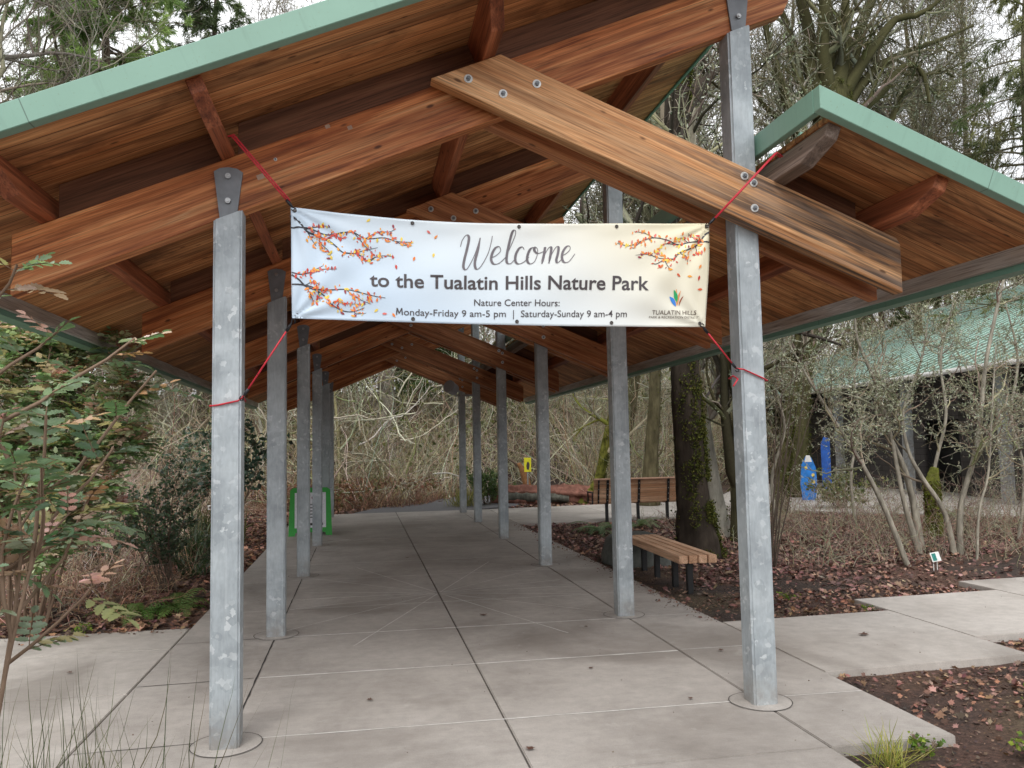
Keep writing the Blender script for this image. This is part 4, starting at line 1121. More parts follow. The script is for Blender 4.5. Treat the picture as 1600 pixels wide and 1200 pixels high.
BARK = (.20, .165, .13); PALE = (.42, .41, .36); DARKB = (.075, .058, .045); MOSS = (.12, .13, .025); LICH = (.34, .36, .24)

def grow(st, di, ln, r0, K, wob, up, taper=.25):
    P = walk(st, di, ln, K, wob, up); t = np.linspace(0, 1, K)[None]
    return P, r0[:, None] * (1 - (1 - taper) * t)

def bare_tree(name, loc, label, cat='tree', group=None, H=11, r0=.16, path=None, rad=None, n=(14, 6, 5, 0), lf=(.38, .5, .5, .5), bark=BARK, twig=None,
              lichen=0, moss=0, t0=.3, ang=(25, 65), seed=1, wob=.16, up=.10, S=12, rough=.05, minr=.004, lsize=.05, limbs=None):
    """trunk > its crown of branches and twigs, with moss and lichen where asked"""
    r_ = np.random.default_rng(seed)
    global rng
    root = empty(name, loc, label, cat, group)
    if path is None:
        K = 9; P = walk(np.zeros((1, 3)), np.array([[r_.normal(0, .04), r_.normal(0, .04), 1]]), np.array([H]), K, .06, .05, r_)[0]
        rad = np.linspace(r0, r0 * .22, K); rad[0] *= 1.35
    else: P = np.array(path, float) - np.array(loc)
    trunk_obj('trunk', [tuple(p) for p in P], rad, bark, root, S, rough, seed)
    C = crom([tuple(p) for p in P], 6); rr = np.interp(np.linspace(0, 1, len(C)), np.linspace(0, 1, len(rad)), rad)
    H = np.linalg.norm(np.diff(C, axis=0), axis=1).sum()
    acc = Acc(); twc = twig if twig is not None else [tuple(np.array(bark) * 1.1), (.26, .23, .18), (.34, .33, .24)]
    lv = (C[None], rr[None]); pts = []; Lcur = H
    if limbs:
        LC = [crom([tuple(np.array(q) - np.array(loc)) for q in pl], 4) for pl, _ in limbs]; kk = 12
        PP = np.array([c_[np.linspace(0, len(c_) - 1, kk).astype(int)] for c_ in LC]); RR = np.array([np.interp(np.linspace(0, 1, kk), [0, .5, 1], r3_) for _, r3_ in limbs])
        V, F = tubes(PP, RR, 10); acc.add(V, F, np.clip(np.repeat(np.array([bark], float), len(V), 0) * r_.normal(1, .2, (len(V), 1)), .01, 1))
        pts.append((PP, RR)); lv = (PP, RR); Lcur = H * lf[0]
    for L in range(1 if limbs else 0, 4):
        if not n[L]: break
        st, d, ra, tt = spawn(lv[0], lv[1], n[L], t0 if L == 0 else .15, 1.0 if L else .97, *ang, r=r_)
        ln = Lcur * lf[L] * r_.uniform(.55, 1.15, len(st)) * (1.1 - .55 * tt * (L == 0))
        K = (8, 7, 5, 4)[L]
        PP = walk(st, d, ln, K, wob * (1 + .25 * L), up, r_)
        RR = np.maximum(ra * (.62, .58, .6, .6)[L], minr)[:, None] * (1 - .72 * np.linspace(0, 1, K)[None])
        RR = np.maximum(RR, minr * .55)
        V, F = tubes(PP, RR, (6, 4, 3, 3)[L])
        tn = np.repeat(jitter(twc, len(st), .2, r_), K * (6, 4, 3, 3)[L], 0)
        acc.add(V, F, tn); pts.append((PP, RR)); lv = (PP, RR); Lcur *= lf[L]
    link('crown', acc.mesh('crown'), M['twig'], root)
    def pick(levels, cnt):
        out = []; rad_ = []
        for l in levels:
            if l >= len(pts): continue
            PP, RR = pts[l]; m_ = cnt // len(levels)
            i = r_.integers(0, len(PP), m_); k = r_.integers(0, PP.shape[1] - 1, m_); f = r_.random(m_)[:, None]
            out.append(PP[i, k] * (1 - f) + PP[i, k + 1] * f); rad_.append(RR[i, k])
        return np.concatenate(out), np.concatenate(rad_)
    if lichen:
        p, q = pick((1, 2), int(lichen * 1.6)); p = p + r_.normal(0, lsize * .25, p.shape)
        V, F = cards(p, r_.uniform(.4, 1.3, len(p)) * lsize, r_, .38, 0, .5)
        link('lichen', fast_mesh('lichen', V, F, np.repeat(jitter([(.38, .41, .30), (.30, .33, .21), (.47, .48, .38)], len(p), .15, r_), 4, 0)), M['mosscush'], root)
    if moss:
        k = r_.integers(0, len(C) - 1, moss); a = r_.normal(-.45, 1.0, moss); f = r_.random(moss)[:, None]
        p = C[k] * (1 - f) + C[k + 1] * f + rr[k][:, None] * r_.uniform(1.03, 1.16, (moss, 1)) * np.stack([np.cos(a), np.sin(a), 0 * a], -1)
        keep = vnoise(p[:, 2] * 3 + 50, a * 2 + 50, 1.0, seed) > -.15
        p = p[keep]; p = np.concatenate([p, p + r_.normal(0, .03, p.shape), p + r_.normal(0, .03, p.shape)])
        if len(pts) and n[0]:
            pb_, _ = pick((0,), moss // 2); pb_[:, 2] += .01; p = np.concatenate([p, pb_ + np.array([0, 0, .02])])
        V, F = cards(p, r_.uniform(.018, .045, len(p)), r_, 1.2, 0, 1.0)
        link('moss', fast_mesh('moss', V, F, np.repeat(jitter([(.085, .095, .022), (.11, .115, .03), (.05, .06, .018)], len(p), .2, r_), 4, 0)), M['mosscush'], root)
    return root

# --- the trees one can tell apart
Yt = 12.3
bare_tree('big_tree', (6.02, Yt, -.05), 'thick dark trunk with moss down one side beside the flat bench', H=13,
          path=[(6.02, Yt, -.1), (5.96, Yt, .7), (5.93, Yt, 1.6), (5.90, Yt, 2.8), (5.93, Yt, 4.5), (5.95, Yt + .1, 7), (6.15, Yt + .2, 9.5), (6.2, Yt, 13)],
          rad=[.36, .25, .225, .215, .205, .20, .17, .1], n=(13, 6, 5, 2), lf=(.28, .5, .5, .5), bark=(.048, .038, .030), lichen=2600, moss=9000, t0=.42, ang=(35, 80), seed=3, S=22, rough=.07, lsize=.08)
bare_tree('pale_tree', (7.5, 14.6, -.05), 'slim pale grey trunk leaning left just behind the thick dark trunk', path=[(7.52, 14.6, -.1), (7.39, 14.6, .66), (7.22, 14.6, 1.87), (7.1, 14.6, 3.4), (7.2, 14.7, 6), (7.1, 14.8, 9)],
          rad=[.19, .13, .115, .10, .08, .04], n=(10, 6, 5, 0), lf=(.3, .5, .5, .5), bark=(.40, .385, .33), lichen=900, t0=.4, seed=5, lsize=.07)
bare_tree('mossy_tree', (7.75, 14.0, -.05), 'dark trunk thickly furred with moss, half hidden behind the right front post', path=[(7.6, 14.0, -.1), (7.62, 14.0, 1), (7.68, 14.0, 2.4), (7.6, 14, 4), (7.8, 14, 7), (7.7, 14, 11)],
          rad=[.26, .2, .19, .17, .13, .06], n=(12, 6, 5, 0), lf=(.3, .5, .5, .5), bark=(.06, .055, .03), lichen=2200, moss=5500, t0=.12, seed=6, lsize=.08)
bare_tree('leaning_mossy_tree', (10.87, 18.7, -.05), 'narrow mossy trunk leaning right at the edge of the patio', path=[(10.8, 18.7, -.1), (11.0, 18.7, 1.0), (11.24, 18.7, 2.4), (11.6, 18.7, 4.2), (12.0, 18.7, 7), (12.1, 18.8, 10)],
          rad=[.22, .16, .15, .13, .10, .05], n=(10, 6, 5, 0), lf=(.3, .5, .5, .5), bark=(.085, .08, .035), lichen=2400, moss=3500, t0=.2, seed=8, lsize=.09)
bare_tree('bent_mossy_tree', (7.7, 24, -.05), 'green mossy trunk slanting up to the right behind the backed bench', path=[(7.3, 24, -.1), (7.84, 24, .62), (8.07, 24, 1.62), (8.4, 24, 2.8), (9.2, 24, 5), (10, 24, 7.5)],
          rad=[.2, .15, .13, .12, .09, .04], n=(9, 6, 5, 0), bark=(.14, .14, .03), lf=(.32, .5, .5, .5), lichen=800, moss=2500, t0=.35, seed=9, lsize=.09)
MY = 23.5
def lp3(px, dy): return [tuple(at(x, y, MY + dy * k / max(1, len(px) - 1))) for k, (x, y) in enumerate(px)]
mpb = at(1300, 165, MY)
mb_ = at(1243, 770, MY)
bare_tree('mossy_maple', (mb_[0], MY, -.05), 'big bare maple with a fan of thick mossy limbs above the lower roof corner',
          path=[(mb_[0], MY, -.1), tuple(at(1248, 640, MY)), tuple(at(1268, 450, MY)), tuple(at(1285, 300, MY)), tuple(mpb), tuple(at(1300, 125, MY))], rad=[.42, .31, .33, .42, .55, .30],
          limbs=[(lp3(q, dy), r3_) for q, dy, r3_ in (
              ([(1288, 175), (1268, 110), (1262, 40), (1235, -60), (1215, -160)], .6, (.34, .20, .07)), ([(1296, 160), (1286, 80), (1290, -20), (1300, -140)], -.8, (.30, .20, .08)),
              ([(1303, 170), (1312, 120), (1322, 60), (1322, -10), (1345, -120)], 0, (.36, .19, .07)), ([(1306, 165), (1330, 100), (1350, 30), (1385, -60), (1400, -150)], 1, (.30, .17, .06)),
              ([(1312, 160), (1350, 95), (1400, 30), (1440, 22), (1490, -20)], -1, (.24, .13, .05)), ([(1318, 170), (1365, 110), (1420, 80), (1470, 62), (1520, 40)], .7, (.22, .11, .04)),
              ([(1322, 190), (1372, 150), (1410, 105), (1440, 110), (1452, 160)], -.5, (.18, .11, .05)), ([(1280, 185), (1250, 130), (1240, 70), (1215, 0), (1190, -80)], 1.2, (.22, .13, .05)),
              ([(1270, 250), (1235, 180), (1215, 110), (1195, 40), (1185, -40)], -1, (.20, .12, .05)), ([(1340, 220), (1385, 200), (1410, 150), (1460, 110), (1490, 120)], 1, (.17, .10, .04)),
              ([(1262, 240), (1225, 195), (1190, 160), (1160, 110)], .5, (.15, .09, .03)), ([(1300, 165), (1305, 60), (1272, -40), (1262, -150)], 1.5, (.2, .15, .06)))],
          n=(1, 9, 6, 5), lf=(.26, .55, .5, .55), bark=(.065, .062, .028), twig=[(.11, .105, .05), (.17, .16, .10), (.24, .23, .17)], lichen=3000, moss=3500, seed=21, wob=.15, up=.10, S=18, minr=.010, lsize=.12, t0=.8)
def stem_path(px, Yd): return [tuple(at(x, y, Yd)) for x, y in px]
def small_tree(px, Yd, rad, label, seed, n=(10, 6, 4, 0), **k):
    p = stem_path(px, Yd); p[0] = (p[0][0], p[0][1], -.12)
    return bare_tree('lichened_shrub', (p[0][0], p[0][1], -.05), label, 'small tree', 'lichened small trees by the stepped path', path=p, rad=[q * .68 for q in rad], n=n, lf=(.30, .5, .5, .5),
                     lichen=k.pop('lichen', 1500), t0=k.pop('t0', .3), seed=seed, lsize=.05, minr=.0035, bark=k.pop('bark', (.30, .275, .225)), rough=.08, twig=[(.27, .24, .17), (.33, .32, .21), (.24, .18, .14)], wob=.26, up=.04, **k)
small_tree([(1421, 884), (1385, 800), (1350, 730), (1318, 680), (1290, 635), (1262, 590), (1235, 540)], 10.5, [.06, .05, .043, .037, .03, .022, .012], 'thin grey lichened stem slanting up to the left, nearest the plant label', 31)
small_tree([(1440, 862), (1428, 790), (1412, 730), (1385, 670), (1368, 600), (1340, 530), (1335, 470)], 11.7, [.10, .075, .065, .055, .045, .03, .015], 'thicker pale lichened stem rising nearly straight from the clump base', 32)
small_tree([(1438, 866), (1412, 780), (1398, 710), (1385, 650), (1370, 610), (1385, 540)], 11.5, [.09, .055, .045, .038, .028, .014], 'grey lichened stem just left of the thickest pale one', 33)
small_tree([(1492, 868), (1475, 800), (1440, 745), (1418, 700), (1412, 640), (1440, 560), (1450, 500)], 11.3, [.075, .055, .048, .040, .032, .024, .012], 'lichened stem bending hard left then up behind the plant label', 34)
small_tree([(1500, 866), (1502, 790), (1522, 715), (1532, 650), (1540, 570), (1558, 480), (1580, 390)], 11.3, [.08, .06, .055, .05, .044, .034, .018], 'tall light grey stem leaning right toward the building roof', 35, lichen=2400, n=(16, 7, 5, 0))
small_tree([(1526, 876), (1530, 800), (1544, 740), (1550, 640), (1556, 540)], 10.7, [.03, .025, .022, .018, .010], 'thinnest bare stem, rightmost of the clump', 36, lichen=500)
small_tree([(1590, 830), (1600, 740), (1580, 650), (1590, 560), (1570, 470)], 12.5, [.05, .04, .035, .03, .015], 'lichened stem at the right edge of the photo', 37)
small_tree([(1218, 830), (1206, 750), (1226, 670), (1212, 600), (1228, 520)], 14.5, [.06, .045, .04, .03, .015], 'lichened stem left of the blue painted board', 38)
small_tree([(1338, 830), (1330, 740), (1345, 660), (1335, 590), (1350, 510)], 15.5, [.06, .045, .04, .03, .015], 'lichened stem before the dark doorway', 39)
small_tree([(1468, 815), (1460, 740), (1478, 650), (1470, 560), (1490, 470)], 15.0, [.06, .05, .04, .035, .02], 'lichened stem behind the plant label against the porch', 40)
ms = empty('mossy_stub', (11.05, 13.4, -.05), 'broken stub of a trunk wrapped in bright moss among the lichened stems', 'stump')
trunk_obj('stub_body', [(0, 0, -.05), (.02, 0, .5), (.0, 0, .95), (.08, 0, 1.25)], [.17, .13, .12, .06], (.13, .14, .03), ms, 12, .16, 4)
rr_ = np.random.default_rng(4); a = rr_.uniform(0, 6.3, 900); z = rr_.uniform(0, 1.0, 900) ** 1.3
V, F = cards(np.stack([.14 * np.cos(a), .14 * np.sin(a), z], -1), rr_.uniform(.03, .08, 900), rr_); link('moss', fast_mesh('moss', V, F, np.repeat(jitter([(.10, .115, .02), (.15, .16, .035), (.09, .06, .04)], 900, .2, rr_), 4, 0)), M['mosscush'], ms)
# thin dark rods rising in a bunch
rb = empty('rod_shrub', (6.45, 10.73, -.05), 'bunch of thin dark upright rods just right of the right front post', 'shrub')
rr_ = np.random.default_rng(8); st = np.zeros((9, 3)); st[:, :2] = rr_.normal(0, .04, (9, 2)); d = np.stack([rr_.normal(.20, .07, 9), rr_.normal(0, .06, 9), np.ones(9)], -1)
P, Rr = grow(st, d, rr_.uniform(2.4, 4.2, 9), np.full(9, .011), 9, .05, .03); a1 = Acc()
V, F = tubes(P, Rr, 5); a1.add(V, F, (.09, .07, .055)); s2, d2, r_2, _ = spawn(P, Rr, 5, .3, 1, 15, 45, rr_); P2, R2_ = grow(s2, d2, rr_.uniform(.3, .9, len(s2)), r_2 * .6, 5, .12, .08); V, F = tubes(P2, R2_, 3); a1.add(V, F, (.12, .09, .07))
link('rods', a1.mesh('rods'), M['twig'], rb)

# --- conifers
def conifer(name, loc, label, H, r0, base_t=.12, group=None, seed=1, green=((.045, .085, .025), (.07, .11, .035), (.10, .13, .05)), nb=80, spread=.22, dens=90, needle=.16, bark=(.16, .12, .095)):
    r_ = np.random.default_rng(seed); root = empty(name, loc, label, 'conifer', group)
    K = 9; P = walk(np.zeros((1, 3)), np.array([[0, 0, 1.]]), np.array([H]), K, .02, .05, r_)[0]; rad = np.linspace(r0, .03, K); rad[0] *= 1.25
    trunk_obj('trunk', [tuple(p) for p in P], rad, bark, root, 14, .05, seed)
    t = np.sort(r_.uniform(base_t, .98, nb)); az = r_.uniform(0, 2 * np.pi, nb)
    pos = np.stack([np.interp(t * (K - 1), range(K), P[:, i]) for i in range(3)], -1)
    ln = H * spread * (1.05 - t) ** .75 * r_.uniform(.6, 1.15, nb) + .3
    d = np.stack([np.cos(az), np.sin(az), r_.uniform(-.15, .35, nb)], -1)
    B = walk(pos, d, ln, 8, .07, -.05, r_); RB = (ln * .010 + .012)[:, None] * (1 - .8 * np.linspace(0, 1, 8)[None])
    a_ = Acc(); V, F = tubes(B, RB, 4); a_.add(V, F, bark)
    s, dd, rr2, tt = spawn(B, RB, 9, .12, 1, 30, 75, r_); dd[:, 2] -= .25
    l2 = ln.repeat(9) * r_.uniform(.18, .34, len(s)) * (1.1 - .5 * tt)
    B2 = walk(s, dd, l2, 5, .12, -.10, r_); R2 = np.maximum(rr2 * .5, .006)[:, None] * (1 - .7 * np.linspace(0, 1, 5)[None]); V, F = tubes(B2, R2, 3); a_.add(V, F, tuple(np.array(bark) * .9))
    link('limbs', a_.mesh('limbs'), M['twig'], root)
    m_ = int(nb * dens * 2.0); i = r_.integers(0, len(B2), m_); k = r_.integers(0, 4, m_); f = r_.random(m_)[:, None]
    p = B2[i, k] * (1 - f) + B2[i, k + 1] * f; ax = unit(B2[i, k + 1] - B2[i, k]); ax = unit(ax + r_.normal(0, .45, ax.shape) + np.array([0, 0, -.25]))
    nrm = unit(np.cross(ax, r_.normal(size=ax.shape))); sz = (needle * r_.uniform(.6, 1.4, m_))[:, None]
    p = p + r_.normal(0, .03, p.shape)
    V = np.stack([p - nrm * sz * .02, p + ax * sz * .5 - nrm * sz * .055, p + ax * sz, p + ax * sz * .5 + nrm * sz * .055], 1).reshape(-1, 3)
    F = np.arange(m_ * 4).reshape(-1, 4)
    tn = jitter(green, nb, .12, r_); tn = tn[np.minimum(i // 9, nb - 1)] * r_.normal(1, .15, (m_, 1))
    link('foliage', fast_mesh('foliage', V, F, np.repeat(np.clip(tn, .005, 1), 4, 0)), M['mattleaf'], root)
    return root
p = at(190, 60, 30); conifer('conifer', (p[0], 30, hill(p[0], 30)), 'tall feathery green conifer above the long roof at upper left', 25, .34, .3, seed=2, nb=180, spread=.25, dens=650, needle=.24, green=((.17, .25, .09), (.22, .30, .12), (.27, .35, .17)))
p = at(320, 40, 36); conifer('conifer', (p[0], 36, hill(p[0], 36)), 'thinner grey-green conifer just right of the tall feathery one', 25, .3, .3, seed=3, nb=100, spread=.20, dens=300, needle=.24, green=((.09, .12, .06), (.12, .15, .08)))
p = at(1570, 200, 26); conifer('conifer', (p[0] + .8, 26, hill(p[0], 26)), 'tall olive-green conifer hung with lichen at the upper right edge', 24, .36, .2, seed=4, nb=100, spread=.22, dens=300, needle=.24, green=((.14, .16, .075), (.20, .21, .11), (.26, .26, .16)), bark=(.17, .15, .10))
p = at(1470, 300, 40); conifer('conifer', (p[0], 40, hill(p[0], 40)), 'mid-sized dark conifer seen between the bare limbs right of the lower roof', 17, .3, .2, seed=5, nb=55, spread=.22, dens=170, needle=.42, green=((.06, .085, .03), (.09, .11, .045)))
c0 = conifer('far_conifer', (1.8, 36.5, hill(1.8, 36.5)), 'big pale furrowed conifer trunk straight beyond the shelter', 22, .46, .35, seed=6, nb=60, dens=120, needle=.5, bark=(.33, .29, .25))
p = at(648, 600, 37); conifer('far_conifer', (p[0], 37.5, hill(p[0], 37.5)), 'darker narrow conifer trunk right of the big pale one', 20, .2, .22, seed=7, nb=70, dens=140, needle=.5, bark=(.15, .11, .09))
proto_c = conifer('background_conifer', (-16, 46, hill(-16., 46.)), 'dark conifer standing on the wooded rise in the background', 19, .3, .08, 'conifers on the wooded rise', seed=9, nb=90, dens=120, needle=.55, green=((.04, .065, .02), (.06, .085, .03)))
for x, y in ((-24, 40), (-21, 30), (-9, 50), (-3, 52), (4, 50), (9, 47), (14, 52), (33, 46), (38, 38), (43, 50), (-28, 52), (31, 58), (0, 60)):
    q = dup(proto_c); q.location = (x + random.uniform(-1, 1), y + random.uniform(-1, 1), float(hill(x, y))); q.rotation_euler[2] = random.uniform(0, 6); s_ = random.uniform(.65, 1.0) if x < -6 or x > 24 else random.uniform(.35, .5); q.scale = (s_, s_, s_)

# --- bare background trees, copied
protos = []
for k, (H, r0, bk, li) in enumerate(((11, .10, (.33, .30, .25), 500), (9, .07, (.38, .36, .30), 400), (13, .13, (.20, .165, .13), 600), (10, .08, (.24, .22, .12), 900))):
    lab = ('slender tan bare tree in the woodland beyond the shelter', 'thin pale bare sapling in the woodland beyond the shelter', 'taller brown bare tree in the woodland beyond the shelter', 'olive lichened bare tree in the woodland beyond the shelter')[k]
    protos.append(bare_tree('woodland_tree', (0, 0, 0), lab, 'tree', 'bare trees in the far woodland', H=H, r0=r0, n=(16, 7, 5, 0), lf=(.32, .5, .5, .5), bark=bk, lichen=li, t0=.18, seed=50 + k, S=8, minr=.010, lsize=.16, up=.14,
                            twig=[(.34, .30, .22), (.28, .22, .17), (.36, .36, .24)]))
spots = []
rs = np.random.default_rng(77)
def far_enough(x, y, d): return all((x - a) ** 2 + (y - b_) ** 2 > d * d for a, b_ in spots)
tries = 0
while len(spots) < 150 and tries < 9000:
    tries += 1
    x, y = rs.uniform(-22, 36), rs.uniform(13, 52)
    if y < 26 and x > -5.5: continue
    if 26 <= y < 30 and (2.0 < x < 8 or x > 15): continue
    if -1.6 < x - 4 < 7 and 22 < y < 33: continue
    if x > 14.5 and y < 40 and x < 31: continue
    if abs(x - 1.8) < 1.5 and y < 36: continue
    if not far_enough(x, y, 1.5): continue
    spots.append((x, y))
used = set()
for i, (x, y) in enumerate(spots):
    k = i % 4
    q = protos[k] if k not in used else dup(protos[k]); used.add(k)
    q.location = (x, y, gzz(x, y) - .05); q.rotation_euler[2] = rs.uniform(0, 6.28); s_ = rs.uniform(.7, 1.25) * (1 if y > 24 else .75); q.scale = (s_, s_, s_)
    if x > 8: q.scale = (s_ * .78,) * 3
    if x < -4 and y < 32: s_ = min(s_, .8) * .62; q.scale = (s_, s_, s_)

p = at(20, 100, 24); bare_tree('bare_tree', (p[0] - 1, 24, gzz(p[0] - 1, 24)), 'bare grey tree reaching in at the upper left corner', H=21, r0=.24, n=(18, 7, 6, 4), lf=(.26, .5, .5, .5), bark=(.22, .20, .17), twig=[(.22, .20, .16), (.28, .26, .20)], seed=70, t0=.4, minr=.011, ang=(25, 70))
p = at(90, 60, 30); bare_tree('bare_tree', (p[0], 30.5, gzz(p[0], 30)), 'bare olive tree between the upper left corner and the feathery conifer', H=22, r0=.22, n=(18, 8, 6, 4), lf=(.22, .5, .5, .5), bark=(.20, .19, .13), seed=71, t0=.4, minr=.011)
p = at(500, 0, 40); bare_tree('bare_tree', (p[0], 40, gzz(p[0], 40)), 'bare mossy tree showing over the middle of the long roof edge', H=20, r0=.3, n=(18, 8, 6, 5), lf=(.26, .5, .5, .5), bark=(.14, .12, .08), seed=72, t0=.4, minr=.013)
for i, (px, py, Yd, H, lab, sd) in enumerate(((1130, 40, 19, 17, 'bare mossy tree just left of the tall right post top', 73), (1400, 60, 30, 24, 'bare tree with fine twigs in the gap right of the maple', 74), (1500, 120, 34, 24, 'bare tree half behind the lichen-hung conifer', 75), (1220, 60, 30, 22, 'bare tree seen between the tall post and the maple limbs', 76), (950, 300, 27, 17, 'bare tree seen through the opening under the high roof edge', 77), (1330, 400, 33, 18, 'bare tree over the building roof', 78), (1000, 300, 22, 12, 'mossy bare tree right of the second tall post', 79))):
    p = at(px, py, Yd)
    bare_tree('bare_tree', (p[0], Yd, gzz(p[0], Yd)), lab, H=H, r0=.21, n=(20, 8, 7, 5), lf=(.27, .5, .5, .5), bark=(.12, .105, .06), twig=[(.20, .18, .12), (.26, .25, .18), (.15, .13, .08)], lichen=1600, moss=700, seed=sd, t0=.3, minr=.012, lsize=.14)

# --- thicket: brambles, saplings and dead canes nobody could count
def keep_clear(x, y):
    return ~(((x > -1.3) & (x < 15.5) & (y < 24.2)) | ((x > 2.0 + (y - 24) * .45) & (x < 6.9 + (y - 24) * .55) & (y > 22) & (y < 34)) | ((x > 10.8) & (x < 30) & (y < 31)) | ((x > .2) & (x < 9) & (y < 24.2)))
def thicket(name, label_regions):
    a_ = Acc()
    for (n_, xr, yr, hr, cols, rr0, arch, upr, ns) in label_regions:
        x = rs.uniform(*xr, n_); y = rs.uniform(*yr, n_)
        ok = keep_clear(x, y) & (vnoise(x, y, 1.3, 33) + .6 * vnoise(x, y, .5, 34) > rs.uniform(-.9, .5, n_))
        x, y = x[ok], y[ok]; n_ = len(x)
        h = rs.uniform(*hr, n_) * rs.uniform(.5, 1.2, n_) * (1 + .6 * vnoise(x, y, 2.0, 9)); h = np.maximum(h, .3)
        lean = np.stack([vnoise(x, y, 1.6, 21), vnoise(x, y, 1.6, 22)], -1) * arch * 1.3
        st = np.stack([x, y, gz(x, y)], -1); d = np.concatenate([rs.normal(0, arch, (n_, 2)) + lean, np.ones((n_, 1))], 1)
        P = walk(st, d, h, 8, arch * .55, upr, rs); Rr = (rr0 * rs.uniform(.5, 1.8, n_) ** 1.2)[:, None] * np.linspace(1, .3, 8)[None]
        V, F = tubes(P, Rr, 3); a_.add(V, F, np.repeat(jitter(cols, n_, .3, rs), 24, 0))
        s, dd, r3, _ = spawn(P, Rr, ns, .25, 1, 25, 85, rs); l3 = np.repeat(h, ns) * rs.uniform(.10, .42, len(s))
        P3_ = walk(s, dd, l3, 5, .38, -.01, rs); R3 = np.maximum(r3 * .6, rr0 * .3)[:, None] * np.linspace(1, .4, 5)[None]
        V, F = tubes(P3_, R3, 3); a_.add(V, F, np.repeat(jitter(cols, len(s), .3, rs), 15, 0))
    o = link(name, a_.mesh(name), M['twig']); tag(o, kind='stuff'); return o
TAN = [(.58, .50, .36), (.42, .32, .22), (.68, .61, .46), (.24, .16, .11), (.52, .50, .32), (.62, .58, .44), (.34, .32, .17)]
PINK = [(.48, .33, .26), (.58, .45, .36), (.30, .19, .14), (.64, .56, .45), (.42, .38, .25)]
RUST = [(.38, .22, .15), (.30, .18, .12), (.48, .34, .24), (.22, .13, .09)]
HA_ = 0
thicket('undergrowth', [
    (4500, (14, 40), (33, 48), (3, 9), TAN, .018, .4, .05, 4),
    (8000, (-14, 22), (25, 37), (1.5, 5.5), TAN, .011, .42, .02, 5),
    (4500, (-16, 30), (34, 50), (2, 7), TAN, .018, .4, .03, 4),
    (6000, (-14, -3.0), (12, 26), (.8, 3.4), PINK, .0065, .55, -.02, 4),
    (3000, (-4.8, -2.2), (9.6, 22), (.4, 1.7), PINK, .0045, .6, -.02, 3),
    (4500, (-3, 3.6), (24.3, 28.5), (.3, 1.1), RUST, .008, .6, 0, 3),
    (4200, (6.5, 16), (24.6, 31), (.8, 4.2), TAN, .009, .45, 0.03, 4),
    (1500, (-4.8, -1.6), (9.4, 13), (.3, .9), RUST, .0035, .7, 0, 3),
])
# long crooked pale branches hanging through the far wood
n_ = 260; x = rs.uniform(-12, 20, n_); y = rs.uniform(25, 33, n_); ok = keep_clear(x, y); x, y = x[ok], y[ok]; n_ = len(x)
st = np.stack([x, y, gz(x, y) + rs.uniform(.3, 4.5, n_)], -1); d = np.stack([rs.normal(0, 1, n_), rs.normal(0, .5, n_), rs.normal(.25, .4, n_)], -1); a_ = Acc()
P = walk(st, d, rs.uniform(1.5, 5, n_), 12, .22, .02, rs); Rr = rs.uniform(.012, .035, n_)[:, None] * np.linspace(1, .25, 12)[None]; V, F = tubes(P, Rr, 4); BRC = [(.58, .58, .44), (.48, .45, .34), (.34, .34, .17), (.64, .62, .52)]
a_.add(V, F, np.repeat(jitter(BRC, n_, .15, rs), 48, 0)); s, dd, r3, _ = spawn(P, Rr, 9, .15, 1, 25, 80, rs); P2 = walk(s, dd, rs.uniform(.3, 1.4, len(s)), 6, .28, 0, rs); V, F = tubes(P2, np.maximum(r3 * .5, .006)[:, None] * np.linspace(1, .4, 6)[None], 3); a_.add(V, F, np.repeat(jitter(BRC, len(s), .15, rs), 18, 0))
tag(link('tangled_branches', a_.mesh('tangled_branches'), M['twig']), kind='stuff')
a_ = Acc()   # dense low scrub with lichened twigs in the bed at right
n_ = 1700; x = rs.uniform(6.8, 15.5, n_); y = rs.uniform(10.6, 18.2, n_); ok = (y > 9.2 + (x - 6) * .35) & ~((x > 11) & (y > 19.4 - (x - 11) * .85)); x, y = x[ok], y[ok]; n_ = len(x)
h = rs.uniform(.25, 1.4, n_) * np.clip((x - 5.5) / 4, .3, 1); st = np.stack([x, y, gz(x, y)], -1); d = np.stack([rs.normal(0, .4, n_), rs.normal(0, .4, n_), np.ones(n_)], -1)
P = walk(st, d, h, 7, .3, -.02, rs); Rr = (.0045 * rs.uniform(.6, 1.5, n_))[:, None] * np.linspace(1, .35, 7)[None]
V, F = tubes(P, Rr, 3); SC = [(.30, .22, .17), (.40, .36, .27), (.25, .15, .12), (.36, .36, .24)]; a_.add(V, F, np.repeat(jitter(SC, n_, .2, rs), 21, 0))
s, dd, r3, _ = spawn(P, Rr, 4, .3, 1, 25, 75, rs); P3_ = walk(s, dd, np.repeat(h, 4) * rs.uniform(.12, .4, len(s)), 5, .3, .02, rs)
V, F = tubes(P3_, np.maximum(r3 * .7, .0022)[:, None] * np.linspace(1, .5, 5)[None], 3); a_.add(V, F, np.repeat(jitter(SC, len(s), .2, rs), 15, 0))
tag(link('scrub', a_.mesh('scrub'), M['twig']), kind='stuff')

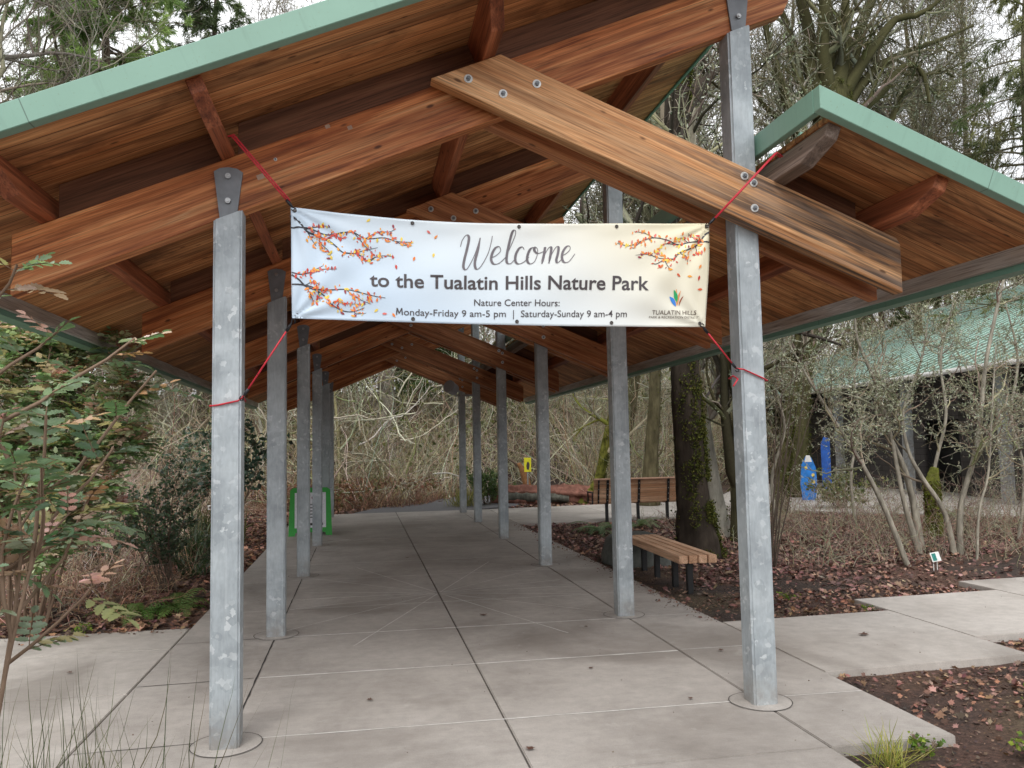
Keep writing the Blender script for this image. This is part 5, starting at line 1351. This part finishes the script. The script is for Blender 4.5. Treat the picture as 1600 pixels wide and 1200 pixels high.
# evergreen ivy, salal and mossy leaf masses through the far wood
a_ = Acc()
for (n_, xr, yr, zr_, s0, cols) in ((26000, (-16, 30), (29, 46), (.1, 6.5), .16, [(.13, .14, .05), (.18, .18, .08), (.09, .11, .04), (.22, .21, .12)]), (5000, (-14, -4), (15, 28), (.1, 2.4), .09, [(.10, .13, .05), (.16, .17, .08), (.2, .15, .1)]), (5000, (-3, 3.4), (24.4, 29), (.0, .8), .09, [(.26, .13, .09), (.34, .2, .13), (.16, .09, .07), (.16, .15, .07)])):
    x = rs.uniform(*xr, n_); y = rs.uniform(*yr, n_); z = rs.uniform(*zr_, n_)
    ok = (vnoise(x, z * 1.6 + 40, 1.9, 12) + .4 * vnoise(x, z + y, .6, 13) > .02) & ~((x > 2.0 + (y - 24) * .45) & (x < 6.9 + (y - 24) * .55) & (y < 34)) & ~((x > 14) & (x < 30) & (y < 40))
    x, y, z = x[ok], y[ok], z[ok]; V, F = cards(np.stack([x, y, gz(x, y) + z], -1), s0 * rs.uniform(.5, 1.5, len(x)), rs, 1.3, 0, .5)
    a_.add(V, F, np.repeat(jitter(cols, len(x), .2, rs), 4, 0))
tag(link('ivy', a_.mesh('ivy'), M['mattleaf']), kind='stuff')

# --- spiny compound leaves of the big left shrubs
side = [(.0, .0), (.10, .16), (.20, .42), (.30, .30), (.42, .52), (.53, .34), (.64, .46), (.75, .24), (.86, .28), (1.0, .0)]
TPL = np.array([(x, y, .22 * y) for x, y in side] + [(x, -y, .22 * y) for x, y in side[1:-1]])
HA = np.array([list(range(10))]); HB = np.array([[0] + list(range(17, 9, -1))[::-1][::1] + [9]])
def leaflets(pos, ax, nrm, L, wd):
    ax = unit(ax); b_ = unit(np.cross(nrm, ax)); n_ = np.cross(ax, b_)
    T = TPL[None] * np.stack([L, wd, wd], -1)[:, None, :]
    T[:, :, 2] -= (TPL[None, :, 0] ** 2) * L[:, None] * .18
    V = pos[:, None] + T[:, :, :1] * ax[:, None] + T[:, :, 1:2] * b_[:, None] + T[:, :, 2:] * n_[:, None]
    i = np.arange(len(pos))[:, None] * 18
    return V.reshape(-1, 3), [i + HA, i + np.array([[0] + list(range(10, 18)) + [9]])[:, ::-1]]
def compound(acc, st, di, n_pairs, LL, cols, r_):
    """st,di (N,3): rachis start and direction"""
    Nn = len(st); K = 6; P = walk(st, di, LL, K, .05, -.04, r_); V, F = tubes(P, np.full((Nn, K), .0018), 3); acc.add(V, F, (.20, .12, .07))
    base = jitter(cols, Nn, .15, r_); upv = unit(np.cross(unit(np.cross(unit(di), [0, 0, 1.])), unit(di))); upv[upv[:, 2] < 0] *= -1
    for j in range(n_pairs + 1):
        t = .18 + .82 * j / n_pairs; k = min(int(t * (K - 1)), K - 2); f = t * (K - 1) - k; p = P[:, k] * (1 - f) + P[:, k + 1] * f; d = unit(P[:, k + 1] - P[:, k])
        for sgn in ((-1, 1) if j < n_pairs else (0,)):
            sd = np.cross(d, upv) * sgn; ax = d * (.55 if sgn else 1) + sd + r_.normal(0, .12, d.shape); nr = upv + r_.normal(0, .3, d.shape)
            L = LL * r_.uniform(.30, .40, Nn) * (1 - .25 * abs(t - .55)); V, F = leaflets(p, ax, nr, L, L * .62)
            acc.add(V, F, np.repeat(np.clip(base * r_.normal(1, .08, (Nn, 1)), .005, 1), 18, 0))
def mahonia(name, loc, label, stems, nl, LL, seed, side_n=3, tint_top=.22, sr=.016, G_=None):
    r_ = np.random.default_rng(seed); root = empty(name, loc, label, 'shrub'); a_ = Acc(); P = []
    S_ = [crom([tuple(np.array(p) - np.array(loc)) for p in s], 4) for s in stems]
    K = min(len(s) for s in S_); S_ = np.array([s[np.linspace(0, len(s) - 1, K).astype(int)] for s in S_])
    RS_ = np.repeat(np.linspace(sr, sr * .45, K)[None], len(S_), 0); V, F = tubes(S_, RS_, 6); a_.add(V, F, (.20, .14, .10))
    s, d, ra, tt = spawn(S_, RS_, side_n, .30, 1, 20, 60, r_); B = walk(s, d, r_.uniform(.2, .6, len(s)), 5, .15, .12, r_); RB = np.linspace(.007, .004, 5)[None].repeat(len(s), 0); V, F = tubes(B, RB, 4); a_.add(V, F, (.20, .14, .10))
    link('stems', a_.mesh('stems'), M['twig'], root)
    G_ = G_ or [(.11, .18, .09), (.17, .25, .14), (.25, .32, .22), (.07, .115, .06), (.36, .41, .32), (.31, .29, .14), (.42, .28, .22), (.14, .21, .13)]; PK = [(.66, .40, .38), (.58, .28, .26), (.74, .54, .50), (.42, .24, .12)]
    a_ = Acc(); ends = np.concatenate([B[:, -1], S_[:, -1]]); ed = np.concatenate([B[:, -1] - B[:, -2], S_[:, -1] - S_[:, -2]])
    n1 = nl // 2; i = r_.integers(0, len(ends), n1); d = unit(unit(ed[i]) * .5 + unit(r_.normal(size=(n1, 3))) * np.array([1, 1, .45])); p = ends[i] - unit(ed[i]) * r_.uniform(0, .12, n1)[:, None]
    top = r_.random(n1) < tint_top
    compound(a_, p[~top], d[~top], 4, r_.uniform(.75, 1.15, (~top).sum()) * LL, G_, r_)
    if top.any(): compound(a_, p[top], d[top] + np.array([0, 0, .3]), 3, r_.uniform(.5, .8, top.sum()) * LL, PK, r_)
    n2 = nl - n1; s, d, ra, tt = spawn(np.array([np.array(x) for x in B]), RB, max(1, n2 // len(B)), .1, 1, 40, 90, r_); d[:, 2] *= .5
    compound(a_, s, d, 4, r_.uniform(.7, 1.1, len(s)) * LL, G_, r_)
    link('leaves', a_.mesh('leaves'), M['leaf'], root); return root
B9 = np.array([-2.6, 9.6, -.05])
def mst(px, Yd, y0=9.6): 
    q = [tuple(at(x, y, Yd)) for x, y in px]; return q
mahonia('holly_leaved_shrub', tuple(B9), 'tall spiny-leaved shrub with pink new tips in the left bed, reaching the roof edge',
        [[(B9[0] + dx * .15, 9.4 + dy * .3, -.1)] + [tuple(at(x, y, 9.3 + dy)) for x, y in px] for dx, dy, px in (
            (0, 0, [(70, 800), (60, 650), (95, 480)]), (1, .1, [(100, 780), (120, 660), (150, 560)]), (.5, -.2, [(90, 850), (130, 720), (175, 640), (205, 600)]), (-1, .3, [(30, 800), (20, 640), (25, 500)]),
            (-1, -.3, [(10, 820), (-20, 650), (-10, 520)]), (0, .4, [(60, 760), (60, 640), (55, 540)]), (1, -.1, [(110, 850), (150, 760), (190, 700)]), (-1, 0, [(10, 880), (-30, 780), (-50, 640)]), (0, .2, [(80, 780), (95, 600), (120, 520)]), (.5, 0, [(60, 880), (90, 790), (110, 730)]), (0, -.3, [(40, 900), (60, 820), (50, 760)]), (.3, .2, [(90, 880), (130, 800), (160, 760)]), (-.5, .1, [(20, 860), (10, 740), (35, 660)]),
            (.2, .1, [(75, 800), (105, 560), (110, 470)]), (-.8, .2, [(0, 800), (-30, 560), (0, 470)]))], 3400, .24, 3, 7, .34, .016, [(.24, .38, .17), (.32, .45, .24), (.42, .52, .34), (.16, .26, .12), (.52, .56, .42), (.46, .42, .22), (.56, .40, .32)])
mahonia('holly_leaved_shrub', (-.34, 2.75, -.05), 'nearest spiny-leaved shrub whose large leaves hang in at the left edge of the photo',
        [[(-.40, 2.75, -.1)] + [tuple(at(x, y, 2.75 + dy)) for x, y in px] for dy, px in (
            (0, [(-5, 1130), (32, 950), (60, 860), (110, 800)]), (.05, [(-5, 1130), (30, 900), (30, 800), (20, 720)]), (-.1, [(-30, 1100), (-40, 900), (-20, 760), (10, 640)]), (0, [(-40, 1100), (-60, 700), (-50, 500), (-20, 400)]), (.2, [(-20, 1100), (10, 880), (60, 780), (90, 740)]), (.1, [(-30, 1100), (-30, 950), (-10, 900), (20, 900)]))], 110, .16, 11, 3, .2, .0075)

def leafy_shrub(name, loc, label, size, n_st, n_lf, ls, cols, seed, h0=.1, cat='shrub', aspect=1.1, leafmat='leaf'):
    r_ = np.random.default_rng(seed); root = empty(name, loc, label, cat)
    st = np.zeros((n_st, 3)); st[:, :2] = r_.normal(0, .08, (n_st, 2)) * size[0]; d = np.stack([r_.normal(0, .45, n_st) * size[0] / size[1], r_.normal(0, .45, n_st) * size[0] / size[1], np.ones(n_st)], -1)
    P = walk(st, d, r_.uniform(.6, 1.1, n_st) * size[1], 7, .14, .03, r_); Rr = np.linspace(.010, .004, 7)[None].repeat(n_st, 0); a_ = Acc(); V, F = tubes(P, Rr, 4); a_.add(V, F, (.17, .13, .10))
    s, dd, ra, tt = spawn(P, Rr, 6, .25, 1, 25, 65, r_); B = walk(s, dd, r_.uniform(.15, .4, len(s)) * size[1] * .6, 5, .18, .05, r_); RB = np.linspace(.005, .002, 5)[None].repeat(len(s), 0); V, F = tubes(B, RB, 3); a_.add(V, F, (.20, .15, .11))
    link('stems', a_.mesh('stems'), M['twig'], root)
    i = r_.integers(0, len(B), n_lf); k = r_.integers(1, 4, n_lf); f = r_.random(n_lf)[:, None]; p = B[i, k] * (1 - f) + B[i, k + 1] * f + r_.normal(0, ls * .6, (n_lf, 3))
    ok = p[:, 2] > h0; p = p[ok]; V, F = cards(p, ls * r_.uniform(.6, 1.3, len(p)), r_, aspect, .25, .35)
    link('leaves', fast_mesh('leaves', V, F, np.repeat(jitter(cols, len(p), .2, r_), 4, 0)), M[leafmat], root); return root
DG = [(.06, .10, .06), (.09, .14, .085), (.14, .18, .125), (.05, .08, .05)]
leafy_shrub('dark_shrub', (-1.72, 11.4, -.05), 'twiggy dark evergreen shrub with small leaves behind the ferns', (1.0, 1.65), 20, 2500, .052, DG, 1, .35)
leafy_shrub('dark_shrub', (-2.9, 12.6, -.05), 'low dark leafy shrub behind the tall spiny-leaved one', (1.2, 1.5), 16, 1100, .055, DG, 2, .15)
leafy_shrub('rhododendron', (-1.75, 17.0, -.05), 'blue-green broadleaf shrub between the first and second left posts', (1.0, 2.4), 14, 1300, .12, [(.07, .12, .09), (.11, .16, .13), (.05, .09, .06)], 3, 1.0)
leafy_shrub('rhododendron', (-3.1, 19.5, -.05), 'smaller blue-green broadleaf shrub further back in the left bed', (1.2, 2.0), 14, 1300, .11, [(.07, .12, .08), (.05, .09, .06)], 4, .4)
leafy_shrub('salal', (4.55, 24.6, -.05), 'bright green low shrub beside the far right posts', (1.0, 1.1), 18, 1500, .09, [(.09, .15, .05), (.13, .19, .07), (.06, .11, .04)], 5, .05)
leafy_shrub('salal', (5.5, 25.0, -.05), 'green low shrub at the foot of the broken snag', (.7, .6), 12, 700, .08, [(.09, .15, .05), (.13, .19, .07)], 6, .05)
leafy_shrub('yellowish_shrub', (12.9, 19.2, -.05), 'straggly yellow-green shrub at the edge of the patio', (1.6, 1.1), 26, 1600, .08, [(.14, .17, .06), (.20, .20, .08), (.10, .13, .05)], 7, .05)

def blades(name, loc, label, n_, L, r0, wd, cols, seed, arch=.5, cat='plant', kind=None, mat='mattleaf', up=-.08):
    r_ = np.random.default_rng(seed); root = empty(name, loc, label, cat)
    st = np.zeros((n_, 3)); st[:, :2] = r_.normal(0, r0, (n_, 2)); d = np.stack([r_.normal(0, arch, n_), r_.normal(0, arch, n_), np.ones(n_)], -1); K = 8
    P = walk(st, d, r_.uniform(.5, 1.1, n_) * L, K, .06, up, r_); D = unit(np.gradient(P, axis=1)); sd = unit(np.cross(D, np.array([0, 0, 1.]) + r_.normal(0, .2, (n_, 1, 3))))
    w_ = wd * np.sin(np.linspace(.35, np.pi - .02, K))[None, :, None]; V = np.stack([P - sd * w_, P + sd * w_], 2).reshape(-1, 3)
    i = (np.arange(n_)[:, None] * K + np.arange(K - 1)[None]).reshape(-1, 1) * 2; F = i + np.array([[0, 1, 3, 2]])
    link('leaf_blades', fast_mesh('leaf_blades', V, F, np.repeat(jitter(cols, n_, .2, r_), K * 2, 0)), M[mat], root); return root
blades('strappy_plant', (-1.75, 13.9, -.05), 'dark clump of long arching strap leaves left of the first post', 170, 1.0, .22, .014, [(.035, .06, .03), (.05, .08, .04), (.08, .10, .06)], 1, .55, mat='leaf')
blades('strappy_plant', (-1.55, 12.6, -.05), 'smaller low clump of strap leaves at the bed edge by the first post', 70, .7, .14, .012, [(.035, .06, .03), (.06, .09, .05)], 5, .6, mat='leaf')
blades('strappy_plant', (-1.95, 16.4, -.05), 'yellowish-green clump of strap leaves seen between the first two left posts', 150, 1.0, .22, .012, [(.10, .11, .04), (.15, .15, .07), (.07, .09, .03)], 2, .5)
blades('ornamental_grass', (3.75, 24.1, -.05), 'dry yellow-green grass clump beside the farthest right post', 220, .85, .2, .008, [(.26, .25, .09), (.34, .30, .14), (.2, .2, .08)], 3, .45)
blades('rush_clump', (-.42, 3.5, -.05), 'sparse dark rush stalks rising at the lower left corner', 190, .98, .30, .0022, [(.10, .12, .06), (.07, .09, .045), (.15, .14, .08)], 14, .28, up=.03)
blades('grass_tuft', (3.66, 4.18, -.05), 'yellow-green grass tuft at the corner of the paving, lower right', 160, .26, .05, .0024, [(.30, .30, .06), (.38, .34, .12), (.2, .24, .05)], 5, .8)
for i, (x, y, lab) in enumerate(((5.55, 8.7, 'small green weed in the bare soil right of the front post'), (3.95, 4.30, 'low green weed against the paving corner, right of the grass tuft'), (4.5, 4.1, 'green weed at the bottom right of the photo, on the dead leaves'), (6.1, 5.5, 'green weed below the stepped slabs near the right edge'), (5.3, 4.9, 'green weed midway along the lower right bed'), (6.7, 6.2, 'bright weed tucked under the corner of the second stepped slab'), (6.05, 7.95, 'patch of bright moss in the notch between two stepped slabs'), (-1.95, 9.0, 'lime green seedling at the edge of the left bed'), (5.9, 4.6, 'yellow-green weed at the right edge of the lower right bed'))):
    leafy_shrub('weed', (x, y, -.05), lab, (.30, .12 if i != 6 else .05), 10, 110 if i != 6 else 260, .030 if i != 6 else .018, [(.16, .24, .04), (.26, .32, .06), (.10, .17, .04)], 20 + i, .0, 'weed', 1.3, 'mattleaf')
def fern(loc, label, n_, L, seed, cols, group='sword ferns'):
    r_ = np.random.default_rng(seed); root = empty('sword_fern', loc, label, 'fern', group); K = 22
    az = r_.uniform(0, 6.28, n_); el = r_.uniform(.5, 1.3, n_); d = np.stack([np.cos(az), np.sin(az), el], -1); P = walk(np.zeros((n_, 3)), d, L * r_.uniform(.7, 1.1, n_), K, .03, -.085, r_)
    a_ = Acc(); V, F = tubes(P, np.full((n_, K), .003), 3); a_.add(V, F, (.14, .12, .05)); D = unit(np.gradient(P, axis=1)); sd = unit(np.cross(D, [0, 0, 1.]))
    base = jitter(cols, n_, .15, r_)
    for sg_ in (-1, 1):
        ln = (L * .16 * np.sin(np.linspace(.5, np.pi - .05, K)))[None, :, None]; a0 = P; ax = unit(sd * sg_ + D * .35 + r_.normal(0, .08, D.shape)); wv = D * L * .014
        V = np.stack([a0 - wv, a0 + ax * ln * .5 - wv * .9, a0 + ax * ln - np.array([0, 0, .02]), a0 + ax * ln * .5 + wv, a0 + wv], 2)[:, 2:].reshape(-1, 3); F = np.arange(len(V)).reshape(-1, 5)
        a_.add(V, F, np.repeat(base, (K - 2) * 5, 0))
    link('fronds', a_.mesh('fronds'), M['mattleaf'], root)
FG = [(.12, .22, .05), (.09, .17, .045), (.17, .27, .08)]
fern((-1.62, 9.75, -.03), 'bright green sword fern on the left side at the edge of the left bed', 16, .62, 1, FG)
fern((-1.22, 9.9, -.03), 'bright green sword fern nearer the walkway at the edge of the left bed', 16, .60, 2, FG)
fern((5.55, 16.2, -.03), 'pale green sword fern behind the second tall post, below the backed bench', 18, .75, 3, [(.17, .25, .13), (.22, .30, .17)])
fern((6.55, 16.7, -.03), 'pale green sword fern just right of the second tall post', 14, .65, 4, [(.17, .25, .13), (.22, .30, .17)])
fern((13.8, 16.4, -.03), 'green fern near the patio among the lichened stems', 14, .8, 5, [(.12, .15, .06), (.16, .19, .08)])

# --- litter
def on_pave(x, y):
    r_ = (x > -.9) & (x < 4.26) & (y < 22.7) & ~((x > 3.40) & (y < 4.40)) & ~((x < .33) & (y < 3.95))
    r_ |= (x < -.86) & (y > 5.06) & (y < 8.74)
    for k in range(9):
        x0 = 4.24 + k * 1.85; y0 = 5.80 + k * .68; r_ |= (x > x0 - .02) & (x < x0 + 1.87) & (y > y0 - .02) & (y < y0 + 1.88)
    r_ |= (x > 4.2) & (x < 11.4) & (y > 18.1 + np.clip(x - 6.9, 0, 9) * .17) & (y < 23.0); r_ |= (x > 11.3) & (y > 18.95 - (x - 11.4) * .92) & (x < 24) & (y < 31)
    r_ |= (x > .5) & (y > 22.4) & (x > .5 + (y - 22.5) * .42) & (x < 4.4 + (y - 22.5) * .5) & (y < 29)
    return r_
a_ = Acc()
LFT = np.array([(0, 0), (.28, .18), (.15, .42), (.48, .30), (.55, .55), (.72, .22), (1, 0), (.72, -.22), (.55, -.55), (.48, -.30), (.15, -.42), (.28, -.18)]) - np.array([.5, 0])
def litter(n_, xr, yr, size, cols, dens=None, curl=.35, lift=.03, paved=False):
    x = rs.uniform(*xr, n_); y = rs.uniform(*yr, n_); ok = on_pave(x, y) if paved else ~on_pave(x, y)
    if dens is not None: ok &= rs.random(n_) < dens(x, y)
    x, y = x[ok], y[ok]; n_ = len(x); s = size * rs.uniform(.55, 1.35, n_)
    a = rs.uniform(0, 6.28, n_); ax = unit(np.stack([np.cos(a), np.sin(a), rs.normal(0, .35, n_)], -1)); nr = unit(np.stack([rs.normal(0, .45, n_), rs.normal(0, .45, n_), np.ones(n_)], -1)); b_ = unit(np.cross(nr, ax)); nr = np.cross(ax, b_)
    T = LFT[None] * s[:, None, None] * rs.uniform(.6, 1.1, (n_, 1, 2)); cz = (curl * rs.uniform(-1, 1.4, n_) / np.maximum(s, .01))[:, None]
    zz = (T[..., 0] ** 2) * cz + (T[..., 1] ** 2) * (curl * rs.uniform(-1, 1.4, n_) / s)[:, None]
    clump = vnoise(x, y, .35, 55); s_k = 1 + .25 * clump
    T = T * s_k[:, None, None]
    c = np.stack([x, y, (.006 if paved else gz(x, y) + .008) + rs.uniform(0, lift, n_)], -1); V = c[:, None] + T[..., :1] * ax[:, None] + T[..., 1:] * b_[:, None] + zz[..., None] * nr[:, None]
    F = np.arange(n_ * 12).reshape(-1, 12); tri = np.concatenate([F[:, [0, 1, 11]], F[:, [1, 2, 3]], F[:, [3, 4, 5]], F[:, [5, 6, 7]], F[:, [7, 8, 9]], F[:, [9, 10, 11]]]); quad = np.concatenate([F[:, [1, 3, 9, 11]], F[:, [3, 5, 7, 9]]])
    a_.add(V.reshape(-1, 3), [tri, quad], np.repeat(jitter(cols, n_, .28, rs), 12, 0))
PUR = [(.20, .10, .082), (.15, .075, .065), (.28, .15, .115), (.10, .055, .046), (.34, .21, .155)]
ORG = [(.30, .16, .10), (.21, .11, .07), (.38, .22, .14), (.14, .08, .055)]
soilstrip = lambda x, y: np.where((x < 6.3) & (y < 9.6 + (x - 4.3) * .1) | (x < 4.9) & (y < 12), .10, np.where((y < 8.35 + (x - 4.24) * .37 + .5), .3, 1.0))
litter(36000, (4.2, 15), (7.5, 19), .075, PUR, soilstrip)
litter(22000, (3.4, 10.5), (2.2, 9), .055, PUR + ORG, lambda x, y: np.clip(.25 + (x - 4.4) * .5 + .5 * vnoise(x, y, .6, 44), .08, 1))
litter(22000, (-7, -.9), (8.74, 23), .085, ORG + PUR[:2])
litter(9000, (-3, 10), (22.4, 31), .13, ORG + PUR)
litter(30000, (3.4, 8.5), (2.5, 13), .020, [(.10, .06, .045), (.16, .10, .07), (.05, .035, .03), (.2, .13, .09)], None, .1, .01)
CH_ = [(.10, .06, .045), (.16, .10, .07), (.06, .04, .03), (.24, .17, .12)]
edge = lambda w_: (lambda x, y: np.where(x > 3.9, np.exp(-np.abs(x - 4.24) / w_) * (x < 4.26), np.exp(-np.abs(y - 8.72) / w_) * (x < -.88)))
litter(5000, (3.9, 4.24), (7.6, 18), .016, CH_, edge(.07), .1, .004, True); litter(900, (3.9, 4.24), (7.6, 18), .05, PUR, edge(.09), .35, .006, True)
litter(2500, (-7, -.9), (8.3, 8.72), .016, CH_, edge(.06), .1, .004, True); litter(420, (-7, -.9), (8.2, 8.72), .05, ORG, edge(.12), .35, .006, True)
litter(260, (-.8, 4.2), (4.2, 20), .012, CH_, None, .1, .003, True); litter(120, (4.3, 10), (5.9, 10), .014, CH_, None, .1, .003, True)
litter(700, (-2.2, .36), (2.8, 4.9), .05, ORG)
tag(link('fallen_leaves', a_.mesh('fallen_leaves'), M['litter']), kind='stuff')
# the few stray leaves on the paving
for i, (x, y, s, lab) in enumerate(((2.03, 8.51, .09, 'curled dark leaf on the paving right of the centre joint'), (5.2, 6.75, .10, 'brown leaf flat on the first stepped slab'), (.85, 5.9, .05, 'small dark leaf on the paving beside the left front post'), (2.55, 6.3, .045, 'small brown leaf on the paving below the banner middle'), (3.75, 6.55, .055, 'reddish leaf on the paving left of the stepped slabs'), (1.75, 4.75, .06, 'dark leaf on the paving at the bottom middle'), (-1.35, 5.5, .05, 'small dark leaf on the left side path'), (-1.5, 7.2, .05, 'brown leaf on the left side path near its back edge'), (2.9, 7.7, .045, 'small dark leaf between the right post bases'), (1.5, 13.2, .08, 'small dark leaf on the shaded paving beyond the star of saw cuts'), (3.0, 5.4, .04, 'tiny brown leaf on the paving left of the right front post'))):
    V = LFT * s; ang_ = random.uniform(0, 6.3); c_, s_ = math.cos(ang_), math.sin(ang_)
    V3 = np.stack([V[:, 0] * c_ - V[:, 1] * s_, V[:, 0] * s_ + V[:, 1] * c_, .012 + (V[:, 1] ** 2) * 4 / (s * 10)], -1)
    bmx = fast_mesh('stray_leaf', V3, np.array([list(range(12))]), np.repeat(np.array([[.11, .055, .04]]), 12, 0)); o = link('stray_leaf', bmx, M['litter'], None, (x, y, 0)); tag(o, lab, 'leaf', 'stray leaves on the paving')
